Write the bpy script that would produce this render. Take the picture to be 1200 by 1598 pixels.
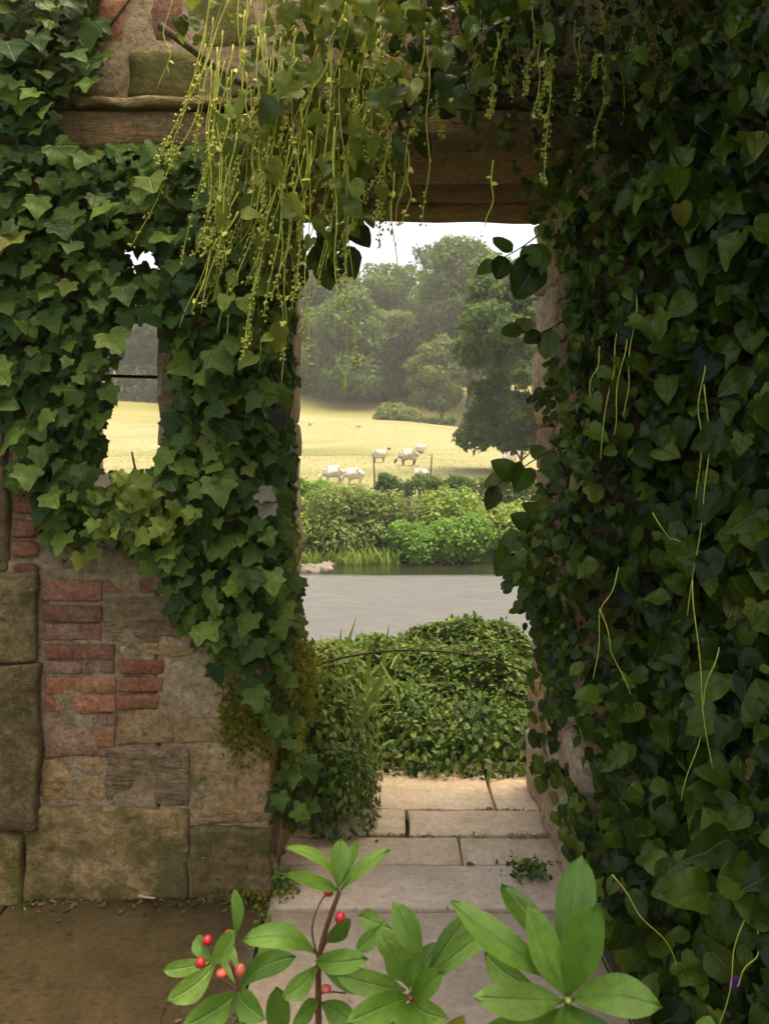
import bpy, bmesh, math
import numpy as np
from mathutils import Matrix, Vector

for o in list(bpy.data.objects):
    bpy.data.objects.remove(o)
scene = bpy.context.scene
col = scene.collection
rng = np.random.default_rng(7)
R = math.radians

# ------------------------------------------------------------------ camera
CAM_Z, F = 1.4, 1300.0            # eye height, focal length in photo pixels
cam_d = bpy.data.cameras.new('camera')
cam = bpy.data.objects.new('camera', cam_d)
col.objects.link(cam)
cam.location = (0, 0, CAM_Z)
cam.rotation_euler = (R(90), 0, 0)
cam_d.sensor_fit = 'VERTICAL'
cam_d.sensor_height = 36
cam_d.lens = 36 * F / 1598
cam_d.shift_y = -99 / 1598
cam_d.clip_start = 0.05
cam_d.clip_end = 2000
cam_d.dof.use_dof = True
cam_d.dof.focus_distance = 2.9
cam_d.dof.aperture_fstop = 9
scene.camera = cam

# ------------------------------------------------------------------ sky, sun, exposure
SUN_EL, SUN_AZ = 77.0, 95.0       # azimuth clockwise from +Y (view direction)
world = bpy.data.worlds.new('World')
scene.world = world
world.use_nodes = True
wn = world.node_tree
bg = wn.nodes['Background']
sky = wn.nodes.new('ShaderNodeTexSky')
sky.sky_type = 'NISHITA'
sky.sun_disc = False
sky.sun_elevation = R(SUN_EL)
sky.sun_rotation = R(SUN_AZ)
sky.air_density = 1.0
sky.dust_density = 6.0
sky.ozone_density = 0.6
wn.links.new(sky.outputs[0], bg.inputs[0])
bg.inputs[1].default_value = 0.15
sun_d = bpy.data.lights.new('sun', 'SUN')
sun_d.energy = 1.0
sun_d.angle = R(30)
sun_d.color = (1.0, 0.93, 0.80)
sun = bpy.data.objects.new('sun', sun_d)
col.objects.link(sun)
az, el = R(SUN_AZ), R(SUN_EL)
sdir = Vector((math.sin(az) * math.cos(el), math.cos(az) * math.cos(el), math.sin(el)))
sun.rotation_euler = sdir.to_track_quat('Z', 'Y').to_euler()
sun.location = sdir * 50
scene.view_settings.view_transform = 'Standard'
scene.view_settings.look = 'None'
scene.view_settings.exposure = 1.65
scene.view_settings.gamma = 1.0
scene.view_settings.use_white_balance = True
scene.view_settings.white_balance_temperature = 7750
scene.view_settings.white_balance_tint = 7
scene.view_settings.use_curve_mapping = False
scene.cycles.use_denoising = True
scene.cycles.max_bounces = 5
scene.cycles.diffuse_bounces = 3
scene.cycles.glossy_bounces = 2
scene.cycles.transmission_bounces = 1
scene.cycles.volume_bounces = 0
scene.cycles.caustics_reflective = False
scene.cycles.caustics_refractive = False

# ------------------------------------------------------------------ helpers
def W(px, py, D):
    """a point of the photograph put at its own distance D from the camera"""
    return np.array([(px - 600) / F * D, D, CAM_Z + (700 - py) / F * D])

def tag(o, label=None, cat=None, group=None, kind=None):
    if label: o['label'] = label
    if cat: o['category'] = cat
    if group: o['group'] = group
    if kind: o['kind'] = kind
    return o

def empty(name, loc, label=None, cat=None, group=None):
    o = bpy.data.objects.new(name, None)
    col.objects.link(o)
    o.location = loc
    o.empty_display_size = 0.1
    return tag(o, label, cat, group)

def link(name, me, mat=None, parent=None, loc=None, local=None):
    o = bpy.data.objects.new(name, me)
    col.objects.link(o)
    if mat and not me.materials:
        me.materials.append(mat)
    if loc is not None:
        o.location = loc
    if parent is not None:
        o.parent = parent
        if local is not None:
            o.matrix_local = local
        elif loc is not None:
            o.location = Vector(loc) - parent.location
        else:
            o.location = -parent.location
    return o

def under(name, me, mat, part):
    """a sub-part: child of a part whose own origin is the world origin"""
    o = bpy.data.objects.new(name, me); col.objects.link(o)
    if not me.materials: me.materials.append(mat)
    o.parent = part
    return o

def np_mesh(name, V, tris, uv=None, smooth=True):
    V = np.asarray(V, dtype=np.float32); tris = np.asarray(tris, dtype=np.int32)
    k = tris.shape[1]
    me = bpy.data.meshes.new(name)
    me.vertices.add(len(V)); me.vertices.foreach_set('co', V.ravel())
    me.loops.add(tris.size); me.loops.foreach_set('vertex_index', tris.ravel())
    me.polygons.add(len(tris))
    me.polygons.foreach_set('loop_start', np.arange(0, tris.size, k, dtype=np.int32))
    me.polygons.foreach_set('loop_total', np.full(len(tris), k, dtype=np.int32))
    if smooth:
        me.polygons.foreach_set('use_smooth', np.ones(len(tris), dtype=bool))
    if uv is not None:
        l = me.uv_layers.new(name='UVMap')
        l.data.foreach_set('uv', np.asarray(uv, dtype=np.float32)[tris.ravel()].ravel())
    me.update(calc_edges=True)
    me.validate()
    return me

class Noise:
    """cheap smooth noise: sum of sines"""
    def __init__(s, seed, freq=1.0, octs=3):
        r = np.random.default_rng(seed)
        s.k = []
        for o in range(octs):
            for _ in range(5):
                d = r.normal(size=3); d /= np.linalg.norm(d)
                s.k.append((d * freq * 2 ** o * r.uniform(.7, 1.4) * 6.28, r.uniform(0, 6.28), .45 / 2 ** o))
    def __call__(s, P):
        P = np.asarray(P)
        return sum(a * np.sin(P @ d + ph) for d, ph, a in s.k)

def inpoly(P, poly):
    x, y = P[:, 0], P[:, 1]
    c = np.zeros(len(P), bool)
    n = len(poly)
    for i in range(n):
        x0, y0 = poly[i]; x1, y1 = poly[(i + 1) % n]
        if y0 == y1: continue
        m = ((y0 > y) != (y1 > y)) & (x < (x1 - x0) * (y - y0) / (y1 - y0) + x0)
        c ^= m
    return c

def nrm(a):
    return a / (np.linalg.norm(a, axis=-1, keepdims=True) + 1e-9)

# ------------------------------------------------------------------ materials
def new_mat(name):
    m = bpy.data.materials.new(name)
    m.use_nodes = True
    n = m.node_tree
    return m, n, n.nodes['Principled BSDF'], n.nodes['Material Output']

def N(n, t, **kw):
    x = n.nodes.new(t)
    for k, v in kw.items():
        if k.startswith('i_'):
            key = k[2:]
            key = int(key) if key.isdigit() else key.replace('_', ' ')
            x.inputs[key].default_value = v
        else:
            setattr(x, k, v)
    return x

def math_(n, op, a, b=None, c=None, clamp=False):
    x = n.nodes.new('ShaderNodeMath'); x.operation = op; x.use_clamp = clamp
    for i, v in enumerate((a, b, c)):
        if v is None: continue
        if isinstance(v, (int, float)): x.inputs[i].default_value = v
        else: n.links.new(v, x.inputs[i])
    return x.outputs[0]

def mixc(n, fac, a, b, mode='MIX'):
    x = n.nodes.new('ShaderNodeMix'); x.data_type = 'RGBA'; x.blend_type = mode
    for s, v in ((0, fac), (6, a), (7, b)):
        if isinstance(v, (int, float)): x.inputs[s].default_value = v
        elif isinstance(v, tuple): x.inputs[s].default_value = (*v, 1) if len(v) == 3 else v
        else: n.links.new(v, x.inputs[s])
    return x.outputs[2]

def ramp(n, fac, stops):
    x = n.nodes.new('ShaderNodeValToRGB')
    e = x.color_ramp.elements
    while len(e) < len(stops): e.new(.5)
    for i, (p, c) in enumerate(stops):
        e[i].position = p
        e[i].color = (*c, 1) if len(c) == 3 else c
    n.links.new(fac, x.inputs[0])
    return x.outputs[0]

def rand_fac(n):
    oi = N(n, 'ShaderNodeObjectInfo'); ge = N(n, 'ShaderNodeNewGeometry')
    return math_(n, 'FRACT', math_(n, 'ADD', oi.outputs['Random'], ge.outputs['Random Per Island']))

def leaf_mat(name, cols, rough=.45, spec=.35, trans=.25, veins=False, vein_col=(.2, .28, .12), tcol=(.25, .35, .05), old=True):
    m, n, b, out = new_mat(name)
    f = rand_fac(n)
    k = len(cols) - 1
    stops = [(.97 * i / k, cc) for i, cc in enumerate(cols)]
    if old: stops += [(.985, (.16, .17, .03)), (1.0, (.17, .13, .035))]
    c = ramp(n, f, stops)
    tc = N(n, 'ShaderNodeTexCoord')
    nz = N(n, 'ShaderNodeTexNoise', i_Scale=9.0, i_Detail=3.0)
    n.links.new(tc.outputs['Object'], nz.inputs['Vector'])
    c = mixc(n, .55, c, ramp(n, nz.outputs[0], [(.3, (.30, .30, .26)), (.7, (.72, .70, .6))]), 'OVERLAY')
    if veins:
        uvm = N(n, 'ShaderNodeUVMap'); spk = N(n, 'ShaderNodeTexNoise', i_Scale=7.0, i_Detail=4.0, i_Roughness=.7)
        sh = N(n, 'ShaderNodeVectorMath', operation='ADD'); cb = N(n, 'ShaderNodeCombineXYZ')
        n.links.new(math_(n, 'MULTIPLY', f, 61.0), cb.inputs[0]); n.links.new(uvm.outputs[0], sh.inputs[0]); n.links.new(cb.outputs[0], sh.inputs[1]); n.links.new(sh.outputs[0], spk.inputs['Vector'])
        c = mixc(n, .5, c, ramp(n, spk.outputs[0], [(.33, (.28, .26, .2)), (.5, (.5, .5, .5)), (.68, (.68, .70, .62))]), 'OVERLAY')
        uv = N(n, 'ShaderNodeUVMap'); sp = N(n, 'ShaderNodeSeparateXYZ')
        n.links.new(uv.outputs[0], sp.inputs[0])
        ax = math_(n, 'ABSOLUTE', sp.outputs[0]); y = sp.outputs[1]
        d = math_(n, 'MULTIPLY', ax, 1.0)
        for sl in ((.80, .58), (1.0, -.05)) if veins == 'ivy' else (((.62, .78),) if veins == 'oval' else ()):
            if veins == 'ivy':
                l = math_(n, 'ABSOLUTE', math_(n, 'SUBTRACT', math_(n, 'MULTIPLY', y, sl[0]), math_(n, 'MULTIPLY', ax, sl[1])))
            else:
                q = math_(n, 'SUBTRACT', y, math_(n, 'MULTIPLY', ax, .8))
                fr = math_(n, 'ABSOLUTE', math_(n, 'SUBTRACT', math_(n, 'FRACT', math_(n, 'MULTIPLY', q, 5.0)), .5))
                l = math_(n, 'MULTIPLY_ADD', fr, .2, .016)
            d = math_(n, 'MINIMUM', d, l)
        v = math_(n, 'SUBTRACT', 1.0, math_(n, 'DIVIDE', d, .035), clamp=True)
        v = math_(n, 'MULTIPLY', v, .35)
        c = mixc(n, v, c, vein_col)
        bp = N(n, 'ShaderNodeBump', i_Strength=.5, i_Distance=.01)
        n.links.new(math_(n, 'MULTIPLY', v, -1.0), bp.inputs['Height'])
        n.links.new(bp.outputs[0], b.inputs['Normal'])
    n.links.new(c, b.inputs['Base Color'])
    b.inputs['Roughness'].default_value = rough
    b.inputs['Specular IOR Level'].default_value = spec
    t = N(n, 'ShaderNodeBsdfTranslucent')
    n.links.new(mixc(n, .5, c, tcol), t.inputs[0])
    mx = N(n, 'ShaderNodeMixShader', i_0=trans)
    n.links.new(b.outputs[0], mx.inputs[1]); n.links.new(t.outputs[0], mx.inputs[2])
    n.links.new(mx.outputs[0], out.inputs[0])
    return m

def stone_mat(name, c1, c2, c3, moss=0.0, strata=0.0, lichen=0.0, rough=.9, mosscol=(.035, .05, .008), scale=1.0, bump=.6, ov=.8):
    m, n, b, out = new_mat(name)
    tc = N(n, 'ShaderNodeTexCoord'); oi = N(n, 'ShaderNodeObjectInfo')
    off = N(n, 'ShaderNodeVectorMath', operation='SCALE')
    cmb = N(n, 'ShaderNodeCombineXYZ')
    for i in range(3): n.links.new(oi.outputs['Random'], cmb.inputs[i])
    n.links.new(cmb.outputs[0], off.inputs[0]); off.inputs['Scale'].default_value = 37.0
    add = N(n, 'ShaderNodeVectorMath', operation='ADD')
    n.links.new(tc.outputs['Object'], add.inputs[0]); n.links.new(off.outputs[0], add.inputs[1])
    P = add.outputs[0]
    def noise(s, det=6.0, rgh=.6, vec=None):
        x = N(n, 'ShaderNodeTexNoise', i_Scale=s * scale, i_Detail=det, i_Roughness=rgh, i_Distortion=.35)
        n.links.new(vec or P, x.inputs['Vector'])
        return x.outputs[0]
    mp = N(n, 'ShaderNodeMapping'); mp.inputs['Scale'].default_value = (1.0, 1.0, 1.2 + 3.2 * min(1.0, strata))
    n.links.new(P, mp.inputs[0])
    big = noise(6.0); fine = noise(45.0, 8.0, .75); lay = noise(9.0, 8.0, .65, mp.outputs[0])
    base = mixc(n, math_(n, 'SUBTRACT', math_(n, 'MULTIPLY', big, 3.0), 1.0, clamp=True), c1, c2)
    base = mixc(n, math_(n, 'SUBTRACT', math_(n, 'MULTIPLY', lay, 3.4), 1.35, clamp=True), base, c3)
    base = mixc(n, ov, base, ramp(n, fine, [(.30, (.14, .12, .09)), (.5, (.52, .51, .5)), (.70, (.88, .86, .82))]), 'OVERLAY')
    pit_shade = noise(22.0, 4.0, .7)
    base = mixc(n, math_(n, 'MULTIPLY', math_(n, 'SUBTRACT', .36, pit_shade), 9.0, clamp=True), base, tuple(.35 * v for v in c2))  # dark pits painted in colour where the relief shows no shade
    hue = N(n, 'ShaderNodeHueSaturation', i_Saturation=1.12); n.links.new(base, hue.inputs['Color'])
    n.links.new(math_(n, 'MULTIPLY_ADD', oi.outputs['Random'], .55, .95), hue.inputs['Value'])
    base = hue.outputs[0]
    if moss > 0:
        mk = noise(7.0, 7.0, .7)
        mk = math_(n, 'MULTIPLY', math_(n, 'SUBTRACT', mk, .62 - .3 * moss), 7.0, clamp=True)
        mk = math_(n, 'MULTIPLY', mk, math_(n, 'MULTIPLY_ADD', fine, 1.6, -.1, clamp=True))
        base = mixc(n, mk, base, mixc(n, noise(30.0), mosscol, tuple(2.0 * v for v in mosscol)))
    if lichen > 0:
        vk = noise(24.0, 5.0, .75)
        lk = math_(n, 'MULTIPLY', math_(n, 'SUBTRACT', vk, .71 - .1 * lichen), 22.0, clamp=True)
        base = mixc(n, lk, base, (.55, .52, .45))
    n.links.new(base, b.inputs['Base Color'])
    b.inputs['Roughness'].default_value = rough
    b.inputs['Specular IOR Level'].default_value = .25
    h = math_(n, 'ADD', math_(n, 'MULTIPLY', fine, .5), math_(n, 'MULTIPLY', lay, .3 + 1.0 * strata))
    h = math_(n, 'ADD', h, math_(n, 'MULTIPLY', big, .6))
    bp = N(n, 'ShaderNodeBump', i_Strength=min(1.0, bump * 1.6), i_Distance=.03)
    n.links.new(h, bp.inputs['Height']); n.links.new(bp.outputs[0], b.inputs['Normal'])
    return m

def plain_mat(name, c, rough=.6, spec=.3, var=.25, scale=30.0, bump=.2, dist=.005):
    m, n, b, out = new_mat(name)
    tc = N(n, 'ShaderNodeTexCoord')
    nz = N(n, 'ShaderNodeTexNoise', i_Scale=scale, i_Detail=5.0)
    n.links.new(tc.outputs['Object'], nz.inputs['Vector'])
    lo = tuple(v * (1 - var) for v in c); hi = tuple(min(1, v * (1 + var)) for v in c)
    n.links.new(ramp(n, nz.outputs[0], [(.3, lo), (.7, hi)]), b.inputs['Base Color'])
    b.inputs['Roughness'].default_value = rough
    b.inputs['Specular IOR Level'].default_value = spec
    bp = N(n, 'ShaderNodeBump', i_Strength=bump, i_Distance=dist)
    n.links.new(nz.outputs[0], bp.inputs['Height']); n.links.new(bp.outputs[0], b.inputs['Normal'])
    return m

M = {}
M['ivy'] = leaf_mat('ivy_leaf', [(.013, .032, .006), (.034, .070, .011), (.060, .108, .016), (.105, .158, .024), (.042, .080, .013)], .46, .16, .22, 'ivy', (.13, .21, .08))
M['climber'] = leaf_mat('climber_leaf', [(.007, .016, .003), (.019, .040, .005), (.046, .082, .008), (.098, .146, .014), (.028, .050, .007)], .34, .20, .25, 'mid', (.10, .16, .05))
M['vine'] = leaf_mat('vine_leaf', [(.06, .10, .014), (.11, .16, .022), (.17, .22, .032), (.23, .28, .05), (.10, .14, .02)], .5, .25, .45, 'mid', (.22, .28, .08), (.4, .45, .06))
M['shade_creeper'] = leaf_mat('shade_creeper_leaf', [(.015, .036, .008), (.030, .060, .012), (.050, .085, .015), (.03, .05, .01)], .45, .3, .25, None)  # leaves of the overhead mass added for shade
M['strand'] = plain_mat('strand', (.54, .54, .10), .5, .3, .25, 60, .1)
M['bud'] = plain_mat('bud', (.46, .48, .11), .6, .3, .35, 90, .1)
M['stem'] = plain_mat('woody_stem', (.085, .062, .038), .85, .2, .4, 60, .5)
M['green_stem'] = plain_mat('green_stem', (.12, .15, .04), .6, .3, .3, 60, .2)
M['hedge'] = leaf_mat('hedge_leaf', [(.014, .036, .006), (.034, .076, .010), (.056, .115, .015), (.095, .165, .024), (.17, .22, .05), (.038, .076, .012)], .55, .25, .3)
M['bramble'] = leaf_mat('bramble_leaf', [(.06, .11, .018), (.12, .19, .028), (.19, .27, .04), (.26, .29, .07), (.13, .18, .035)], .5, .3, .35)
M['moss'] = leaf_mat('moss_tuft', [(.11, .115, .014), (.17, .165, .02), (.24, .205, .026), (.13, .14, .018)], .8, .1, .3, old=False)
M['mortar'] = stone_mat('mortar', (.30, .225, .15), (.22, .16, .10), (.36, .285, .20), moss=.2, bump=.8)
M['sandstone'] = stone_mat('sandstone', (.27, .19, .11), (.17, .115, .065), (.33, .24, .14), moss=.15, strata=.3, lichen=.25)
M['ochre'] = stone_mat('ochre_stone', (.31, .21, .115), (.21, .135, .068), (.36, .265, .165), moss=.12, strata=.45, lichen=.45)
M['layered'] = stone_mat('layered_stone', (.25, .185, .125), (.15, .105, .07), (.30, .22, .13), moss=.0, strata=1.0, lichen=.2)
M['greystone'] = stone_mat('grey_stone', (.27, .20, .15), (.19, .14, .10), (.32, .25, .19), moss=.12, strata=.2, lichen=.25)
M['mossy'] = stone_mat('mossy_stone', (.26, .185, .10), (.14, .095, .048), (.30, .22, .13), moss=.66, strata=.1, lichen=.3, mosscol=(.030, .042, .007))
M['darkstone'] = stone_mat('damp_stone', (.150, .110, .062), (.095, .068, .036), (.20, .15, .085), moss=.35, strata=.15, lichen=.3, mosscol=(.028, .034, .007))
M['greenmoss'] = stone_mat('green_mossy_stone', (.27, .19, .10), (.17, .115, .055), (.30, .22, .12), moss=.85, strata=.1, lichen=.2, mosscol=(.032, .052, .006))
M['topmoss'] = stone_mat('algae_stone', (.20, .165, .075), (.12, .105, .035), (.26, .21, .11), moss=.62, strata=.1, lichen=.1, mosscol=(.05, .06, .008))
M['brick'] = stone_mat('brick_red', (.25, .108, .07), (.18, .075, .05), (.29, .155, .11), moss=.05, lichen=.35, scale=1.4, bump=.45)
M['brick_orange'] = stone_mat('brick_orange', (.275, .125, .08), (.20, .092, .06), (.32, .18, .125), moss=.03, lichen=.3, scale=1.4, bump=.45)
M['brick_dull'] = stone_mat('brick_dull', (.22, .105, .072), (.155, .075, .055), (.26, .15, .115), moss=.1, lichen=.3, scale=1.4, bump=.5)
M['brick_pale'] = stone_mat('brick_pale', (.29, .165, .12), (.22, .12, .088), (.34, .235, .18), moss=.03, lichen=.6, scale=1.4, bump=.6)
M['pinkstone'] = stone_mat('pink_stone', (.42, .325, .235), (.31, .22, .155), (.47, .375, .28), moss=.05, strata=.25, lichen=.3)
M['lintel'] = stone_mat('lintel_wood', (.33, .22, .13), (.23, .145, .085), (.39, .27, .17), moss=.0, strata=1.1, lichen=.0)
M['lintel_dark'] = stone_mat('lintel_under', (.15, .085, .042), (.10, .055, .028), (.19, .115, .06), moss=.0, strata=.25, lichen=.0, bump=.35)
M['flag'] = stone_mat('flagstone', (.37, .295, .21), (.30, .235, .16), (.41, .335, .25), moss=.02, strata=.1, lichen=.0, rough=.5, bump=.2, ov=.4)
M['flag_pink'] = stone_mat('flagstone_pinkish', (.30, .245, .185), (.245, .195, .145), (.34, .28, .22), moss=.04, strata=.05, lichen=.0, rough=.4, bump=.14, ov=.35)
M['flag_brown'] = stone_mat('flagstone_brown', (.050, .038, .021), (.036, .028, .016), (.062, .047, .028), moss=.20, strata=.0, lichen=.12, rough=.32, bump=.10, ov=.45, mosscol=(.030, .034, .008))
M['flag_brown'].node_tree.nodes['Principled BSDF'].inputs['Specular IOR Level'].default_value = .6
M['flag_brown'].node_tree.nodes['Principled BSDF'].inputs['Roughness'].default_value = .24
M['skim'] = leaf_mat('shrub_leaf', [(.075, .165, .022), (.11, .22, .032), (.15, .28, .045), (.19, .31, .06)], .46, .35, .28, 'mid', (.18, .32, .09), (.3, .5, .06), old=False)
M['skim_yellow'] = leaf_mat('shrub_leaf_yellow', [(.30, .28, .04), (.34, .30, .05)], .4, .4, .3)
M['berry'] = plain_mat('berry', (.42, .014, .022), .36, .5, .2, 60, .05)
M['berry_bud'] = plain_mat('berry_bud', (.50, .10, .07), .45, .4, .3, 60, .1)
M['redstem'] = plain_mat('red_stem', (.15, .055, .035), .6, .3, .3, 80, .2)
M['wool'] = None
M['post'] = plain_mat('post_wood', (.11, .085, .06), .9, .1, .3, 20, .5)
M['iron'] = plain_mat('iron', (.012, .012, .012), .6, .4, .3, 60, .3)
M['dry'] = leaf_mat('dry_leaf', [(.14, .13, .105), (.20, .185, .155)], .8, .1, .2)
M['dark_leaf'] = leaf_mat('blackened_leaf', [(.012, .012, .010), (.03, .028, .022)], .6, .2, .1)
M['violet'] = plain_mat('violet_petal', (.16, .018, .24), .6, .2, .3, 90, .1)

# ------------------------------------------------------------------ leaf templates
def leaf_template(half, rib, fold=.2, curl=.15, wave=.04, ph=0.0):
    half = np.array(half, float)
    n = len(half)
    mid = np.stack([np.zeros(n), rib], 1)
    Rr = half; L = half * [-1, 1]
    cols = [L, mid, Rr] if n < 8 else [L, mid * .45 + L * .55, mid, mid * .45 + Rr * .55, Rr]
    P = np.concatenate(cols)
    z = fold * (np.abs(P[:, 0]) - .9 * P[:, 0] ** 2) - curl * np.clip(P[:, 1], 0, 2) ** 2 + wave * np.sin(P[:, 1] * 9 + ph + P[:, 0] * 5)
    V = np.column_stack([P, z])
    T = []
    for i in range(n - 1):
        for c in range(len(cols) - 1):
            l0, l1, m0, m1 = c * n + i, c * n + i + 1, (c + 1) * n + i, (c + 1) * n + i + 1
            T += [(l0, m0, m1), (l0, m1, l1)]
    V2, inv = np.unique(np.round(V, 6), axis=0, return_inverse=True)
    T = np.array(inv).ravel()[np.array(T)]
    T = np.array([t for t in T if len(set(t)) == 3])
    return V2, T
IVY = ([(.0, .0), (.17, -.13), (.36, -.15), (.49, -.02), (.43, .10), (.47, .22), (.60, .38), (.52, .46), (.34, .49), (.27, .60), (.16, .80), (0, .95)],
       [0, 0, 0, .02, .12, .22, .3, .38, .48, .62, .83, 1.02])
IVY2 = ([(.0, .0), (.18, -.16), (.40, -.14), (.48, .02), (.40, .15), (.46, .28), (.55, .36), (.46, .46), (.34, .52), (.26, .64), (.13, .85), (0, .98)],
        [0, 0, 0, .02, .14, .22, .3, .38, .48, .62, .85, .98])
OVAL = ([(0, 0), (.12, .05), (.26, .16), (.35, .33), (.36, .50), (.30, .68), (.18, .86), (.06, .96), (0, 1)], [0, .05, .16, .33, .5, .68, .86, .96, 1])
HEART = ([(0, 0), (.16, -.1), (.33, -.07), (.46, .12), (.47, .33), (.39, .58), (.23, .8), (.07, .95), (0, 1)], [0, 0, .02, .14, .33, .58, .8, .95, 1])
SMALL = ([(0, 0), (.24, .22), (.27, .5), (.15, .8), (0, 1)], [0, .22, .5, .8, 1])
DIAM = ([(0, 0), (.3, .45), (0, 1)], [0, .45, 1])
SPRAY = ([(0, 0), (.30, .2), (.16, .35), (.36, .55), (.14, .7), (0, 1)], [0, .2, .35, .55, .7, 1])
BLADE = ([(.06, 0), (.05, .5), (0, 1)], [0, .5, 1])
def variants(shape, k, fold=(.05, .35), curl=(.05, .35), wave=.04, seed=1):
    r = np.random.default_rng(seed)
    return [leaf_template(*shape, r.uniform(*fold), r.uniform(*curl), wave, r.uniform(0, 6)) for _ in range(k)]
TV = {'ivy': variants(IVY, 3) + variants(IVY2, 3, seed=2), 'oval': variants(OVAL, 5, seed=3), 'heart': variants(HEART, 4, seed=4) + variants(OVAL, 2, seed=5),
      'small': variants(SMALL, 4, seed=6), 'diam': variants(DIAM, 3, (.1, .5), (0, .3), 0, 7), 'spray': variants(SPRAY, 4, (.1, .4), (.1, .5), .08, 8),
      'climb': variants(HEART, 4, (.1, .6), (.05, .6), .08, 14) + variants(OVAL, 3, (.1, .6), (.05, .6), .07, 15) + variants(IVY2, 1, (.1, .5), (.1, .5), .08, 16),
      'blade': variants(BLADE, 4, (0, 0), (.2, .6), 0, 9)}

def frames(Nv, Tv):
    z = nrm(Nv); y = nrm(Tv - (Tv * z).sum(-1, keepdims=True) * z)
    x = np.cross(y, z)
    return np.stack([x, y, z], -1)          # columns

def scatter_mesh(name, temps, P, Rm, S, seed=0):
    r = np.random.default_rng(seed)
    which = r.integers(0, len(temps), len(P))
    Vs, Ts, Us, base = [], [], [], 0
    for k, (tv, tt) in enumerate(temps):
        idx = np.where(which == k)[0]
        if not len(idx): continue
        v = np.einsum('nij,mj->nmi', Rm[idx], tv) * S[idx][:, None, None] + P[idx][:, None, :]
        n, m = len(idx), len(tv)
        t = tt[None] + (np.arange(n) * m)[:, None, None] + base
        Vs.append(v.reshape(-1, 3)); Ts.append(t.reshape(-1, 3)); Us.append(np.tile(tv[:, :2], (n, 1)))
        base += n * m
    return np_mesh(name, np.concatenate(Vs), np.concatenate(Ts), np.concatenate(Us), smooth=True)

SHARED = {}
def shared_leaf(kind, k, mat):
    key = (kind, k, mat.name)
    if key not in SHARED:
        tv, tt = TV[kind][k]
        me = np_mesh('leaf', tv, tt, tv[:, :2]); me.materials.append(mat)
        SHARED[key] = me
    return SHARED[key]

def leaf_objects(parent, kind, mat, P, Rm, S, name='leaf'):
    pl = np.array(parent.location)
    for i in range(len(P)):
        me = shared_leaf(kind, i % len(TV[kind]), mat)
        A = np.eye(4); A[:3, :3] = Rm[i] * S[i]; A[:3, 3] = P[i] - pl
        link(name, me, None, parent, local=Matrix(A.tolist()))

def tube(path, rad, sides=5, cap=True):
    path = np.asarray(path, float); n = len(path)
    rad = np.broadcast_to(np.asarray(rad, float), (n,))
    t = nrm(np.gradient(path, axis=0))
    ref = np.array([.31, .87, .38]); a = nrm(np.cross(t, ref)); b = np.cross(t, a)
    an = np.arange(sides) * 2 * math.pi / sides
    V = path[:, None, :] + rad[:, None, None] * (np.cos(an)[None, :, None] * a[:, None, :] + np.sin(an)[None, :, None] * b[:, None, :])
    T = []
    for i in range(n - 1):
        for j in range(sides):
            q = [i * sides + j, i * sides + (j + 1) % sides, (i + 1) * sides + (j + 1) % sides, (i + 1) * sides + j]
            T += [(q[0], q[1], q[2]), (q[0], q[2], q[3])]
    V = V.reshape(-1, 3)
    if cap:
        V = np.vstack([V, path[0], path[-1]]); c0, c1 = len(V) - 2, len(V) - 1
        for j in range(sides):
            T.append((c0, (j + 1) % sides, j)); T.append((c1, (n - 1) * sides + j, (n - 1) * sides + (j + 1) % sides))
    return V, np.array(T)

def join(parts):
    Vs, Ts, b = [], [], 0
    for v, t in parts:
        Vs.append(v); Ts.append(t + b); b += len(v)
    return np.concatenate(Vs), np.concatenate(Ts)

def bez(pts, n=12):
    """smooth curve through points (Catmull-Rom)"""
    p = np.asarray(pts, float)
    if len(p) == 2: return p[0] + (p[1] - p[0]) * np.linspace(0, 1, n)[:, None]
    q = np.vstack([2 * p[0] - p[1], p, 2 * p[-1] - p[-2]])
    out = []
    m = max(2, n // (len(p) - 1))
    for i in range(len(p) - 1):
        for t in np.linspace(0, 1, m, endpoint=(i == len(p) - 2)):
            a, b, c, d = q[i:i + 4]
            out.append(.5 * (2 * b + (c - a) * t + (2 * a - 5 * b + 4 * c - d) * t * t + (3 * b - a - 3 * c + d) * t ** 3))
    return np.array(out)

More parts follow.
